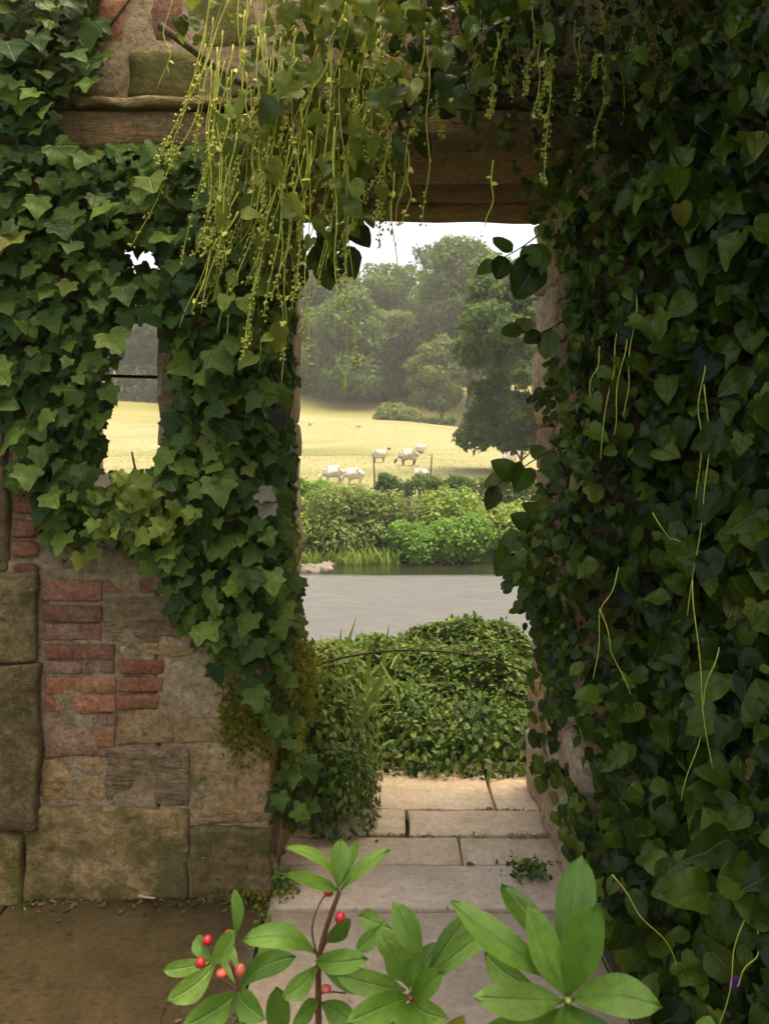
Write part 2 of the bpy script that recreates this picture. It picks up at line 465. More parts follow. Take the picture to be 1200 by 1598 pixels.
def rough_block(name, x0, x1, y0, y1, z0, z1, mat, parent=None, rnd=.012, amp=.004, seed=0, cut=.05, rot=0.0, taper=None, maxk=12):
    c = np.array([(x0 + x1) / 2, (y0 + y1) / 2, (z0 + z1) / 2]); h = np.array([x1 - x0, y1 - y0, z1 - z0]) / 2
    r = min(rnd, h.min() * .8)
    lines = []
    for a in range(3):
        k = max(1, min(maxk, int(round(2 * h[a] / cut))))
        lines.append(np.concatenate([[-h[a]], np.linspace(-(h[a] - r), h[a] - r, k + 1), [h[a]]]))
    nx, ny, nz_ = (len(l) for l in lines)
    idx, V, Q = {}, [], []
    def vid(i, j, k):
        if (i, j, k) not in idx:
            idx[(i, j, k)] = len(V); V.append((lines[0][i], lines[1][j], lines[2][k]))
        return idx[(i, j, k)]
    for (A, B, C, n_a, n_b, n_c) in ((0, 1, 2, nx, ny, nz_), (1, 2, 0, ny, nz_, nx), (2, 0, 1, nz_, nx, ny)):
        for side in (0, n_c - 1):
            for i in range(n_a - 1):
                for j in range(n_b - 1):
                    q = []
                    for (u, v) in ((i, j), (i + 1, j), (i + 1, j + 1), (i, j + 1)):
                        t = [0, 0, 0]; t[A] = u; t[B] = v; t[C] = side
                        q.append(vid(*t))
                    Q.append(q if side else q[::-1])
    V = np.array(V)
    core = np.clip(V, -(h - r), h - r); d = V - core
    V = core + r * nrm(d) * (np.linalg.norm(d, axis=1, keepdims=True) > 1e-6)
    nz = Noise(seed + 11, 5.0, 3); 
    nx_, ny_, nzz = Noise(seed + 1, 4.0, 3), Noise(seed + 2, 4.0, 3), Noise(seed + 3, 4.0, 3)
    Pw = V + c
    V = V + amp * np.stack([nx_(Pw), ny_(Pw), nzz(Pw)], 1)
    if rot:
        cr, sr = math.cos(rot), math.sin(rot)
        V = V @ np.array([[cr, 0, -sr], [0, 1, 0], [sr, 0, cr]]).T
    if taper is not None: V = taper(V, h)
    me = np_mesh(name, V, np.array(Q), smooth=True)
    return link(name, me, mat, parent, loc=c)

# ================================================================== TERRAIN, WATER, PAVING
PY = np.array([-60, 3.3, 4.5, 7, 10, 12, 19, 20.6, 22, 26, 34, 50, 75, 95, 140, 320.])
PZ = np.array([-.12, -.10, -.16, -.7, -1.5, -2.0, -2.0, -1.45, -.9, -.25, .22, .94, 3.7, 7.2, 13, 30.])
def ground_z(x, y):
    z = np.interp(y, PY, PZ)
    w = np.clip((np.abs(x - 2) - 17) / 10, 0, 1)               # the pond ends to either side
    z = np.where((y > 5) & (y < 28), z * (1 - w) + w * np.interp(y, [5, 28], [-.2, 0.]), z)
    n = GN(np.stack([x * .035, y * .035, 0 * x], -1))
    return z + n * np.clip((y - 26) / 60, 0, 1) * .7
GN = Noise(5, 1.0, 2)
ys = np.concatenate([np.linspace(-60, 0, 8), np.linspace(2, 30, 60), np.linspace(31, 110, 80), np.linspace(115, 320, 24)])
xs = np.concatenate([np.linspace(-200, -40, 14), np.linspace(-36, 36, 60), np.linspace(40, 200, 14)])
# smooth the profile
fy = np.linspace(-60, 320, 1521); fz = np.interp(fy, PY, PZ)
ker = np.exp(-np.linspace(-2, 2, 25) ** 2); ker /= ker.sum()
sm = np.convolve(np.pad(fz, 12, mode='edge'), ker, 'valid')
sm = np.where(fy < 4, fz, sm)
PY, PZ = fy, sm
X, Y = np.meshgrid(xs, ys)
Z = ground_z(X, Y)
V = np.stack([X, Y, Z], -1).reshape(-1, 3)
nx = len(xs)
Q = [(j * nx + i, j * nx + i + 1, (j + 1) * nx + i + 1, (j + 1) * nx + i) for j in range(len(ys) - 1) for i in range(nx - 1)]
m, n, b, out = new_mat('meadow')
tc = N(n, 'ShaderNodeTexCoord'); mp = N(n, 'ShaderNodeMapping'); mp.inputs['Scale'].default_value = (.05, .16, .1)
n.links.new(tc.outputs['Object'], mp.inputs[0])
n1 = N(n, 'ShaderNodeTexNoise', i_Scale=1.0, i_Detail=6.0, i_Roughness=.6); n.links.new(mp.outputs[0], n1.inputs[0])
n2 = N(n, 'ShaderNodeTexNoise', i_Scale=3.0, i_Detail=8.0, i_Roughness=.75); n.links.new(tc.outputs['Object'], n2.inputs[0])
straw = ramp(n, n1.outputs[0], [(.30, (.135, .15, .06)), (.44, (.22, .218, .10)), (.58, (.29, .265, .14)), (.75, (.18, .185, .078))])
straw = mixc(n, .45, straw, ramp(n, n2.outputs[0], [(.3, (.25, .27, .2)), (.7, (.75, .72, .7))]), 'OVERLAY')
sp = N(n, 'ShaderNodeSeparateXYZ'); n.links.new(tc.outputs['Object'], sp.inputs[0])
near = math_(n, 'DIVIDE', math_(n, 'SUBTRACT', sp.outputs[1], 24.0), 6.0, clamp=True)
gr = mixc(n, near, (.055, .085, .02), straw)
far = math_(n, 'MULTIPLY', math_(n, 'DIVIDE', math_(n, 'SUBTRACT', sp.outputs[1], 76.0), 14.0, clamp=True), .75)
gr = mixc(n, far, gr, (.20, .19, .05))  # darker band at the top paints the trees' shade
n.links.new(gr, b.inputs['Base Color']); b.inputs['Roughness'].default_value = .95; b.inputs['Specular IOR Level'].default_value = .1
bp = N(n, 'ShaderNodeBump', i_Strength=.6, i_Distance=.15); n.links.new(n2.outputs[0], bp.inputs['Height']); n.links.new(bp.outputs[0], b.inputs['Normal'])
tag(link('meadow', np_mesh('meadow', V, np.array(Q)), m), 'straw yellow meadow rising towards the trees', None, None, 'structure')

m, n, b, out = new_mat('pond_water')
tc = N(n, 'ShaderNodeTexCoord'); mp = N(n, 'ShaderNodeMapping'); mp.inputs['Scale'].default_value = (.7, 3.6, 1.0)
n.links.new(tc.outputs['Object'], mp.inputs[0])
n1 = N(n, 'ShaderNodeTexNoise', i_Scale=4.0, i_Detail=6.0, i_Roughness=.7); n.links.new(mp.outputs[0], n1.inputs[0])
sp = N(n, 'ShaderNodeSeparateXYZ'); n.links.new(tc.outputs['Object'], sp.inputs[0])
n3 = N(n, 'ShaderNodeTexNoise', i_Scale=.5, i_Detail=2.0); n.links.new(tc.outputs['Object'], n3.inputs[0])
edge = math_(n, 'MULTIPLY', math_(n, 'SUBTRACT', math_(n, 'ADD', sp.outputs[1], math_(n, 'MULTIPLY', n3.outputs[0], .5)), 18.45), 2.5, clamp=True)   # calm water in the lee of the far bank, its reflection painted dark
n.links.new(mixc(n, edge, ramp(n, n1.outputs[0], [(.3, (.12, .12, .115)), (.7, (.21, .21, .205))]), (.02, .022, .010)), b.inputs['Base Color'])
n.links.new(math_(n, 'MULTIPLY_ADD', edge, -.22, .28), b.inputs['Roughness'])
b.inputs['IOR'].default_value = 1.33
bp = N(n, 'ShaderNodeBump', i_Distance=.09)
n.links.new(math_(n, 'MULTIPLY_ADD', edge, -.93, 1.0), bp.inputs['Strength'])
n.links.new(n1.outputs[0], bp.inputs['Height']); n.links.new(bp.outputs[0], b.inputs['Normal'])
V = [(-34, 6, -1.4), (36, 6, -1.4), (36, 23, -1.4), (-34, 23, -1.4)]
tag(link('pond', np_mesh('pond', V, np.array([[0, 1, 2, 3]]), smooth=False), m), 'pale grey pond with a calm strip under the far bank painted dark as reflection', None, None, 'structure')

pave = empty('paving', (0, 2.5, 0)); tag(pave, 'worn flagstone paving leading through the doorway', None, None, 'structure')
flags = [  # x0 x1 y0 y1 material, lift
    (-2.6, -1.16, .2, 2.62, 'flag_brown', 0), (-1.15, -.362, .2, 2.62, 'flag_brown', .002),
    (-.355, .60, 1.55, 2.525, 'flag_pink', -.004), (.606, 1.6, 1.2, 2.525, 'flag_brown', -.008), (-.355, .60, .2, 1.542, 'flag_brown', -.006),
    (-.355, 1.1, 2.534, 2.796, 'flag_pink', .004), (-.42, .262, 2.800, 2.998, 'flag', .003), (.266, 1.0, 2.800, 2.998, 'flag', .0),
    (-.42, .080, 3.010, 3.218, 'flag', .006), (.090, .60, 3.010, 3.218, 'flag', .004), (.606, 1.0, 3.010, 3.218, 'flag', .002),
    (-.42, .425, 3.224, 3.72, 'flag', .005), (.435, 1.0, 3.224, 3.72, 'flag', .002)]
for i, (x0, x1, y0, y1, mt, lift) in enumerate(flags):
    rough_block('flagstone', x0, x1, y0, y1, -.09, lift, M[mt], pave, .006, .0022, 300 + i * 7, .12)
link('joint_bed', np_mesh('joint_bed', [(-2.7, .1, -.035), (1.7, .1, -.035), (1.7, 3.76, -.035), (-2.7, 3.76, -.035)], np.array([[0, 1, 2, 3]])), plain_mat('earth_joint', (.05, .042, .025), .95, .1, .4, 30, .6), pave)
r = np.random.default_rng(33)
k = 2600                                                   # moss and grit in the joints and along the wall foot
jx = np.concatenate([r.uniform(-1.3, -.3, 1100), r.normal(-.358, .012, 500), r.uniform(-.3, .6, 500), r.uniform(-.3, .62, 500)])
jy = np.concatenate([2.60 - np.abs(r.normal(0, .025, 1100)), r.uniform(1.9, 2.55, 500), r.normal(3.004, .008, 500), r.normal(3.221, .006, 500)])
keepm = Noise(34, 2.2, 3)(np.stack([jx, jy, 0 * jx], 1)) > -.05; jx, jy = jx[keepm], jy[keepm]; k = len(jx)
P = np.stack([jx, jy, r.uniform(0, .006, k)], 1)
tag(link('joint_moss', scatter_mesh('joint_moss', TV['small'], P, frames(r.normal(size=(k, 3)) + [0, 0, .6], r.normal(size=(k, 3)) + [0, 0, .3]), r.uniform(.005, .013, k), 3), M['bramble'], pave), kind='stuff')
k = 80
P = np.stack([r.uniform(-1.3, .6, k), r.uniform(1.7, 3.4, k), np.full(k, .009)], 1)
P[:60, 1] = 2.58 - np.abs(r.normal(0, .05, 60)); P[:60, 0] = r.uniform(-1.2, -.3, 60)
tag(link('leaf_litter', scatter_mesh('leaf_litter', TV['small'], P, frames(r.normal(0, .25, (k, 3)) + [0, 0, 1], r.normal(size=(k, 3)) * [1, 1, .1]), r.uniform(.008, .03, k), 4), leaf_mat('fallen_leaf', [(.07, .05, .025), (.12, .085, .04), (.16, .12, .055), (.05, .038, .02)], .8, .1, .1, old=False), pave), kind='stuff')
tw, tt = tube(bez([W(212, 1399, 2.585), W(228, 1402, 2.57), W(243, 1404, 2.56)], 6) + np.array([0, 0, .004]), [.004, .005, .005, .004, .004, .003][:len(bez([(0, 0, 0), (1, 0, 0), (2, 0, 0)], 6))], 5)
tag(link('twig', np_mesh('twig', tw, tt), plain_mat('twig_bark', (.36, .26, .16), .8)), 'short pale broken twig on the brown slab at the wall foot', 'twig')

# ================================================================== THE RUINED WALL
wall = empty('ruined_wall', (-.5, 3.0, 0), 'ruined stone and brick garden wall with a doorway and narrow window', 'wall')
PXM = .002
def wx(px): return (px - 600) * PXM
def wz(py): return CAM_Z + (700 - py) * PXM
FY = 2.60                                                   # front plane of the wall
def core(x0, x1, y0, y1, z0, z1, s):
    rough_block('mortar_core', x0, x1, y0, y1, z0, z1, M['mortar'], wall, .01, .006, s, .03 if s < 3 else .12, maxk=30)
core(-.705, -.36, 2.601, 3.44, -.05, 2.325, 1)
core(-1.6, -.712, 2.601, 3.44, -.05, 1.06, 2)
def splay(V, h):
    V = V.copy(); V[:, 0] -= np.where(V[:, 0] > 0, (V[:, 1] + h[1]) / (2 * h[1]) * .24, 0)
    return V
rough_block('mortar_core', -2.6, -.92, 2.606, 3.44, -.05, 2.325, M['mortar'], wall, .01, .004, 3, .12, 0, splay)
core(.655, 2.4, 2.601, 3.44, -.05, 2.325, 4)
core(-2.6, 2.4, 2.601, 3.44, 2.475, 3.4, 5)
core(-2.6, -1.03, 2.606, 3.44, 2.32, 2.48, 6)
core(.86, 2.4, 2.606, 3.44, 2.32, 2.48, 7)
# the lintel: three old beams side by side
def sag(V, h):
    V = V.copy(); V[:, 2] += -.010 * (1 - (V[:, 0] / h[0]) ** 2) + .004 * np.sin(V[:, 0] * 7)
    return V
rough_block('lintel', -1.015, .85, 2.583, 2.94, 2.333, 2.458, M['lintel'], wall, .022, .006, 41, .06, 0, sag)
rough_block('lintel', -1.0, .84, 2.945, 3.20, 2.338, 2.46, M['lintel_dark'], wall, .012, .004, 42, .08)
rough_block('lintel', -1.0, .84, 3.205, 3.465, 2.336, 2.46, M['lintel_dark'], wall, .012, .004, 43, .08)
def st(px0, py0, px1, py1, mat, proud=.0, name='stone', rnd=.006, amp=.005, rot=0.0, seed=[500], deep=.16, gap=1.0):
    seed[0] += 13
    x0, x1 = wx(px0 + gap), wx(px1 - gap); z1, z0 = wz(py0 + gap), wz(py1 - gap)
    return rough_block(name, x0, x1, FY - proud, FY + deep, z0, z1, M[mat], wall, rnd, amp, seed[0], .035, rot)
# explicit stones and bricks of the pier under the ivy
st(64, 850, 157, 902, 'greystone', .004, rnd=.022)
st(156, 853, 217, 897, 'greystone', .012, rnd=.034, rot=.14)
st(218, 862, 330, 925, 'greystone', .0)
st(66, 905, 160, 938, 'brick_dull', 0.007, 'brick', .006, .003)
st(162, 901, 240, 926, 'brick_dull', 0.004, 'brick', .006, .003)
st(66, 944, 162, 971, 'brick_dull', 0.011, 'brick', .006, .003)
st(66, 973, 162, 1001, 'brick_pale', 0.003, 'brick', .007, .004)
st(163, 929, 288, 1002, 'layered', .002, rnd=.011, amp=.007)
st(290, 925, 410, 1002, 'greystone', -.004, rnd=.011, amp=.007)
st(72, 1004, 180, 1028, 'brick_dull', 0.013, 'brick', .005, .003)
st(184, 1004, 305, 1025, 'ochre', .006, rnd=.008, amp=.004)
st(306, 1002, 422, 1030, 'greystone', .0)
st(70, 1030, 131, 1053, 'brick_pale', 0.007, 'brick', .006, .003)
st(132, 1030, 181, 1053, 'brick_pale', 0.009, 'brick', .006, .003)
st(187, 1027, 258, 1052, 'brick', 0.009, 'brick', .005, .002)
st(189, 1054, 257, 1079, 'brick', 0.012, 'brick', .005, .002)
st(70, 1055, 183, 1081, 'brick_orange', 0.01, 'brick', .005, .003)
st(70, 1083, 182, 1112, 'brick_orange', 0.007, 'brick', .006, .003)
st(184, 1081, 254, 1106, 'brick_orange', 0.009, 'brick', .006, .003)
st(260, 1031, 342, 1082, 'layered', -.002, rnd=.010, amp=.007)
st(258, 1084, 342, 1112, 'layered', .0, rnd=.012, amp=.006)
st(344, 1032, 424, 1110, 'sandstone', .0, rnd=.010, amp=.007)
st(70, 1114, 152, 1184, 'brick_pale', -.004, rnd=.014, amp=.006)
st(153, 1138, 180, 1166, 'brick_orange', 0.007, 'brick', .004, .002)
st(153, 1113, 181, 1137, 'brick_pale', 0.001, 'brick', .004, .002)
st(153, 1168, 181, 1184, 'brick_dull', 0.001, 'brick', .004, .002)
st(182, 1110, 270, 1164, 'ochre', .004, rnd=.012, amp=.007)
st(272, 1114, 412, 1162, 'sandstone', .006, rnd=.012, amp=.004)
st(66, 1186, 170, 1256, 'ochre', .004, rnd=.014, amp=.007)
st(171, 1167, 298, 1254, 'layered', .006, rnd=.012, amp=.008)
st(300, 1165, 425, 1288, 'ochre', .004, rnd=.014, amp=.004)
st(38, 1257, 298, 1402, 'mossy', .022, rnd=.012, amp=.006)
st(299, 1290, 426, 1402, 'mossy', .016, rnd=.009, amp=.005)
# the wall over the lintel
st(120, 156, 345, 171, 'layered', .035, rnd=.008, amp=.006)
st(-40, 150, 116, 171, 'layered', .01, rnd=.008, amp=.006)
st(347, 156, 560, 171, 'layered', .02, rnd=.008, amp=.006)
st(-80, 76, 60, 148, 'sandstone', .0); st(62, 74, 192, 152, 'greystone', .004, rnd=.02)
st(197, 79, 326, 153, 'topmoss', .006, rnd=.018); st(330, 78, 470, 153, 'topmoss', .0); st(474, 78, 590, 153, 'sandstone', .0)
st(60, -4, 134, 70, 'brick_dull', .0, rnd=.012); st(138, -6, 204, 70, 'brick_orange', .004, rnd=.012); st(208, -8, 288, 72, 'brick_dull', .002, rnd=.012)
st(292, -8, 400, 73, 'topmoss', .004); st(404, -8, 520, 73, 'sandstone', .0)
for i, x in enumerate(range(594, 1300, 118)):
    st(x, 78, x + 115, 153, ('sandstone', 'greystone', 'topmoss')[i % 3]); st(x - 60, -8, x + 55, 73, ('greystone', 'brick_dull', 'sandstone')[i % 3])
    st(x, 157, x + 115, 171, 'layered', .01 + .01 * (i % 2), rnd=.008)
# courses hidden behind the leaves
def courses(px0, px1, py0, py1, seed):
    r = np.random.default_rng(seed); y = py0
    while y < py1 - 12:
        h = min(r.uniform(34, 62), py1 - y)
        if py1 - y - h < 20: h = py1 - y
        x = px0
        while x < px1 - 12:
            w = min(r.uniform(60, 120), px1 - x)
            if px1 - x - w < 26: w = px1 - x
            st(x, y, x + w, y + h, r.choice(['sandstone', 'greystone', 'layered', 'brick_dull', 'darkstone']), r.uniform(-.004, .008))
            x += w
        y += h
courses(247, 425, 236, 848, 1)
courses(332, 425, 849, 924, 2)
courses(-40, 135, 236, 640, 3)
courses(920, 1240, 236, 1400, 4)
# brick column left of the pier
for i, (y0, y1, mt) in enumerate(((640, 700, 'brick_dull'), (703, 752, 'brick_dull'), (755, 802, 'brick'), (806, 842, 'brick_dull'), (845, 873, 'brick_orange'), (876, 902, 'brick_dull'))):
    st(20, y0, 62, y1, mt, .01 + .008 * (i % 2), 'brick', .014, .004)
# quoins of the doorway seen on the two reveals
r = np.random.default_rng(9)
z = 0.0; i = 0
while z < 2.3:
    h = min(r.uniform(.12, .26), 2.325 - z)
    if 2.325 - z - h < .08: h = 2.325 - z
    ysp = 2.6 + r.uniform(.3, .6)
    inset = .03 if z < .36 else 0.0
    for (a, b_) in ((2.585, ysp), (ysp + .006, 3.462)):
        mt = r.choice(['pinkstone', 'sandstone', 'brick_pale', 'pinkstone', 'ochre'])
        rough_block('quoin', .632 - inset - r.uniform(0, .02), .86, a, b_, z + .003, z + h - .003, M[mt], wall, .016, .007, 900 + i * 3, .05); i += 1
    z += h
z = 0.0
while z < 2.3:
    h = min(r.uniform(.12, .26), 2.325 - z)
    if 2.325 - z - h < .08: h = 2.325 - z
    ysp = 2.79 + r.uniform(.1, .4)
    for (a, b_) in ((2.77, ysp), (ysp + .006, 3.462)):
        rough_block('quoin', -.50, -.348 + r.uniform(-.004, .006), a, b_, z + .003, z + h - .003, M[r.choice(['sandstone', 'mossy', 'ochre', 'greystone'])], wall, .014, .006, 1200 + i * 3, .06); i += 1
    z += h
# moss clinging to the left reveal and the pier's edge
def tufts(name, P, Nv, size, mat, temps, parent, seed):
    r = np.random.default_rng(seed); k = len(P)
    T = Nv * .6 + r.normal(size=(k, 3)) * .6 + np.array([0, 0, -.25])
    Nn = nrm(r.normal(size=(k, 3)) + Nv * .4)
    return tag(link(name, scatter_mesh(name, temps, P, frames(Nn, T), r.uniform(.6, 1.3, k) * size, seed), mat, parent), kind='stuff')
r = np.random.default_rng(21)
k = 5200
py = r.uniform(1010, 1330, k); u = r.random(k)
Dm = 2.6 + r.random(k) ** 1.3 * .75
bulge = .075 * np.exp(-((py - 1150) / 85) ** 2) + .02
Pm = np.stack([-.352 + r.random(k) * bulge, Dm, wz(py) + r.normal(0, .01, k)], 1)
Pm[:, 2] = np.clip(Pm[:, 2], .02, 3)
keep = Noise(31, 2.6, 3)(Pm) > -.15
Pm = Pm[keep]
tufts('moss', Pm, np.tile([.8, -.5, .2], (len(Pm), 1)), .026, M['moss'], TV['small'], wall, 3)
k = 900
Pm = np.stack([wx(r.uniform(345, 432, k)), np.full(k, FY - .006), wz(r.normal(1120, 32, k))], 1)
tufts('moss', Pm, np.tile([.1, -1, .2], (k, 1)), .022, M['moss'], TV['small'], wall, 4)

# stone buttress at the far left
butt = empty('stone_buttress', (-1.4, 2.6, 0), 'damp dark rough stone buttress at the left edge of the wall', 'buttress')
def bt(px0, py0, px1, py1, mat, y0, seed, **k):
    rough_block('stone', wx(px0), wx(px1), y0, 2.64, wz(py1), wz(py0), M[mat], butt, .012, .006, seed, .04, **k)
bt(-330, 600, 17, 890, 'darkstone', 2.575, 71); bt(-330, 893, 60, 1030, 'darkstone', 2.57, 72)
bt(-330, 1033, 66, 1289, 'layered' and 'darkstone', 2.55, 73); bt(-330, 1294, 44, 1404, 'greenmoss', 2.555, 74)
# return wall on the right, under the climber
rw = empty('side_wall', (1.25, 1.8, 0), 'rubble side wall buried under the climber on the right', 'wall')
rough_block('mortar_core', 1.14, 1.6, .9, 2.618, -.05, 3.0, M['mortar'], rw, .02, .01, 81, .15)
r = np.random.default_rng(4); z = 0.0; i = 0
while z < 2.95:
    h = r.uniform(.14, .24); y = .9
    while y < 2.5:
        w = min(r.uniform(.25, .5), 2.59 - y)
        rough_block('stone', 1.10, 1.3, y + .005, y + w - .005, z + .005, min(z + h, 2.99) - .005, M[r.choice(['darkstone', 'greystone', 'sandstone'])], rw, .02, .008, 1500 + i, .07)
        y += w; i += 1
    z += h
# iron bar in the window
v, t = tube(np.array([W(150, 586, 2.95), W(290, 590, 2.95)]), .006, 6)
tag(link('iron_bar', np_mesh('iron_bar', v, t), M['iron']), 'thin black iron bar across the narrow window', 'bar')

# ================================================================== CLIMBERS
def jitter_grid(x0, x1, y0, y1, step, r, jit=.5):
    gx = np.arange(x0, x1, step); gy = np.arange(y0, y1, step * .92)
    A, B = np.meshgrid(gx, gy); A = A + (np.arange(len(gy)) % 2)[:, None] * step / 2
    P = np.stack([A.ravel(), B.ravel()], 1)
    return P + r.uniform(-jit, jit, P.shape) * step

# ---- English ivy on the left
ivy_poly = [(-90, -80), (178, -80), (150, 20), (165, 95), (150, 140), (95, 150), (92, 236), (320, 236), (400, 330), (440, 470), (440, 560), (428, 600), (432, 660), (438, 720),
            (446, 790), (462, 860), (474, 940), (462, 1000), (440, 1045), (470, 1110), (500, 1210), (470, 1290), (440, 1300), (425, 1150), (405, 1120), (370, 1085), (330, 1040), (300, 1000), (272, 958),
            (250, 905), (222, 868), (165, 852), (66, 850), (60, 790), (24, 768), (18, 650), (-90, 610)]
gap = [(186, 512), (256, 508), (250, 560), (258, 630), (246, 690), (252, 735), (215, 715), (200, 745), (168, 748), (172, 690), (192, 615), (188, 560)]
gap2 = [(196, 378), (216, 400), (238, 388), (240, 432), (222, 430), (206, 446), (200, 410)]
gap3 = [(140, 352), (176, 352), (176, 372), (150, 372)]
ivy = empty('ivy', (-.75, 2.6, 0), 'English ivy with lobed leaves over the left wall and pier', 'ivy')
def ivy_layer(step, size, d0, d1, seed, grow=0):
    r = np.random.default_rng(seed)
    p = jitter_grid(-90, 520, -80, 1310, step, r)
    c = p + np.stack([np.zeros(len(p)), np.full(len(p), size / PXM * .35)], 1)
    ok = inpoly(c, ivy_poly)
    hs = size / PXM * .42
    for off in ((0, 0), (hs, 0), (-hs, 0), (0, hs), (0, -hs)):
        for g_ in (gap, gap2, gap3): ok &= ~inpoly(c + np.array(off) * (1 if g_ is gap else .55 if g_ is gap2 else .4), g_)
    # thin the growth low on the reveal and keep the window head loose
    low = c[:, 1] > 1020
    ok &= ~(low & (r.random(len(p)) < .45))
    p = p[ok]; k = len(p)
    D = FY - r.uniform(d0, d1, k)
    # bulging pier, hanging sheet across the window head
    pier = np.exp(-((p[:, 0] - 345) / 75) ** 2)
    D -= .05 * pier * (p[:, 1] < 1000)
    side = np.clip((p[:, 0] - 432) / 40, 0, 1)
    D += side * .25
    sc = D / FY
    P = np.stack([wx(p[:, 0]) * sc, D, CAM_Z + (700 - p[:, 1]) * PXM * sc], 1)
    yaw = r.normal(0, .45, k) + np.clip((p[:, 0] - 340) / 160, -.5, .8) * .5 * (p[:, 0] > 240)
    up = r.uniform(.25, 1.25, k)
    Nv = np.stack([np.sin(yaw), -np.cos(yaw), up], 1)
    roll = r.normal(0, .55, k)
    Tv = np.stack([np.sin(roll), np.full(k, -.25), -np.cos(roll)], 1)
    S = size * np.clip(r.lognormal(-.03, .3, k), .42, 1.6)
    return p, P, frames(Nv, Tv), S
p0, P0, R0, S0 = ivy_layer(18, .048, -.005, .05, 51)
p2, P2, R2, S2 = ivy_layer(24, .052, .03, .10, 52)
p1, P1, R1, S1 = ivy_layer(29, .060, .09, .19, 53)
big = (p1[:, 0] > -40) & (p1[:, 1] > -60)
P1, R1, S1 = P1[big], R1[big], S1[big]
order = np.argsort(-S1)[:300]
leaf_objects(ivy, 'ivy', M['ivy'], P1[order], R1[order], S1[order])
rest = np.argsort(-S1)[300:]
tag(link('leaf_mass', scatter_mesh('leaf_mass', TV['ivy'], np.vstack([P0, P2, P1[rest]]), np.concatenate([R0, R2, R1[rest]]), np.concatenate([S0, S2, S1[rest]]), 3), M['ivy'], ivy), kind='stuff')
# thicker sheet inside the window head so that little sky shows
r = np.random.default_rng(57)
p = np.stack([r.uniform(95, 330, 900), r.uniform(236, 500, 900)], 1)
for off in ((0, 14), (9, 14), (-9, 14), (0, 26)): p = p[~inpoly(p + off, gap2)]
p = p[~inpoly(p + [0, 14], gap3) & ~((p[:, 1] > 440) & (p[:, 0] > 178) & (p[:, 0] < 258))]
k = len(p); D = r.uniform(2.66, 2.95, k); sc = D / FY
P = np.stack([wx(p[:, 0]) * sc, D, CAM_Z + (700 - p[:, 1]) * PXM * sc], 1)
Nv = np.stack([r.normal(0, .5, k), -np.ones(k), r.uniform(0, .8, k)], 1); Tv = np.stack([r.normal(0, .4, k), np.full(k, -.2), -np.ones(k)], 1)
tag(link('leaf_mass', scatter_mesh('leaf_mass', TV['ivy'], P, frames(Nv, Tv), r.uniform(.055, .085, k), 4), M['ivy'], ivy), kind='stuff')
k = 480
P = np.stack([-.348 + r.random(k) * .03, r.uniform(2.55, 2.86, k), r.uniform(.75, 2.32, k)], 1)
Nv = np.stack([np.full(k, .8) + r.normal(0, .3, k), -.7 + r.normal(0, .4, k), r.uniform(0, .8, k)], 1); Tv = np.stack([r.normal(.1, .3, k), r.normal(0, .4, k), -np.ones(k)], 1)
tag(link('leaf_mass', scatter_mesh('leaf_mass', TV['ivy'], P, frames(Nv, Tv), r.uniform(.042, .066, k), 14), M['ivy'], ivy), kind='stuff')
for path in ([(60, 1300 - 460), (80, 700), (50, 520), (90, 300), (60, 60)], [(300, 1010), (330, 880), (310, 700), (340, 480), (300, 260)], [(420, 1120), (400, 950), (380, 800), (395, 600)],
             [(195, 850), (205, 800), (212, 745), (206, 705)], [(140, 70), (175, 35), (210, -10)]):
    pts = bez([W(x, y, FY - .012) for x, y in path], 20)
    v, t = tube(pts, np.linspace(.008, .003, len(pts)), 5)
    link('stem', np_mesh('stem', v, t), M['stem'], ivy)
r = np.random.default_rng(58); k = 130
p = np.stack([r.normal(215, 42, k), r.normal(790, 34, k)], 1); p = p[p[:, 1] > 722 + np.abs(p[:, 0] - 190) * .25]; k = len(p); D = r.uniform(2.36, 2.5, k)
P = np.stack([(p[:, 0] - 600) / F * D, D, CAM_Z + (700 - p[:, 1]) / F * D], 1)
Nv = np.stack([r.normal(0, .5, k), -np.ones(k), r.uniform(.2, 1.1, k)], 1); Tv = np.stack([r.normal(0, .6, k), np.full(k, -.2), -np.ones(k)], 1)
tag(link('young_leaves', scatter_mesh('young_leaves', TV['ivy'], P, frames(Nv, Tv), r.uniform(.035, .062, k), 4), M['vine'], ivy), kind='stuff')
# dry and blackened leaves caught at the pier's edge
def one_leaf(name, kind, mat, px, py, D, size, nv, tv, parent, k=0):
    Rm = frames(np.array([nv], float), np.array([tv], float))
    A = np.eye(4); A[:3, :3] = Rm[0] * size; A[:3, 3] = W(px, py, D) - np.array(parent.location)
    return link(name, shared_leaf(kind, k, mat), None, parent, local=Matrix(A.tolist()))
for q, (px, py, s, nv, tv, mt) in enumerate(((428, 640, .075, (.6, -.6, .5), (.35, -.2, -1), 'dark_leaf'), (405, 770, .06, (0, -1, .9), (.9, -.2, -.3), 'dry'), (420, 785, .06, (.2, -1, .4), (-.5, -.2, -1), 'dry'),
                                            (170, 748, .045, (.2, -1, .6), (-.9, 0, -.5), 'dry'))):
    tag(one_leaf('withered_leaf', 'ivy', M[mt], px, py, 2.42, s, nv, tv, ivy, q), 'withered leaf caught in the ivy')

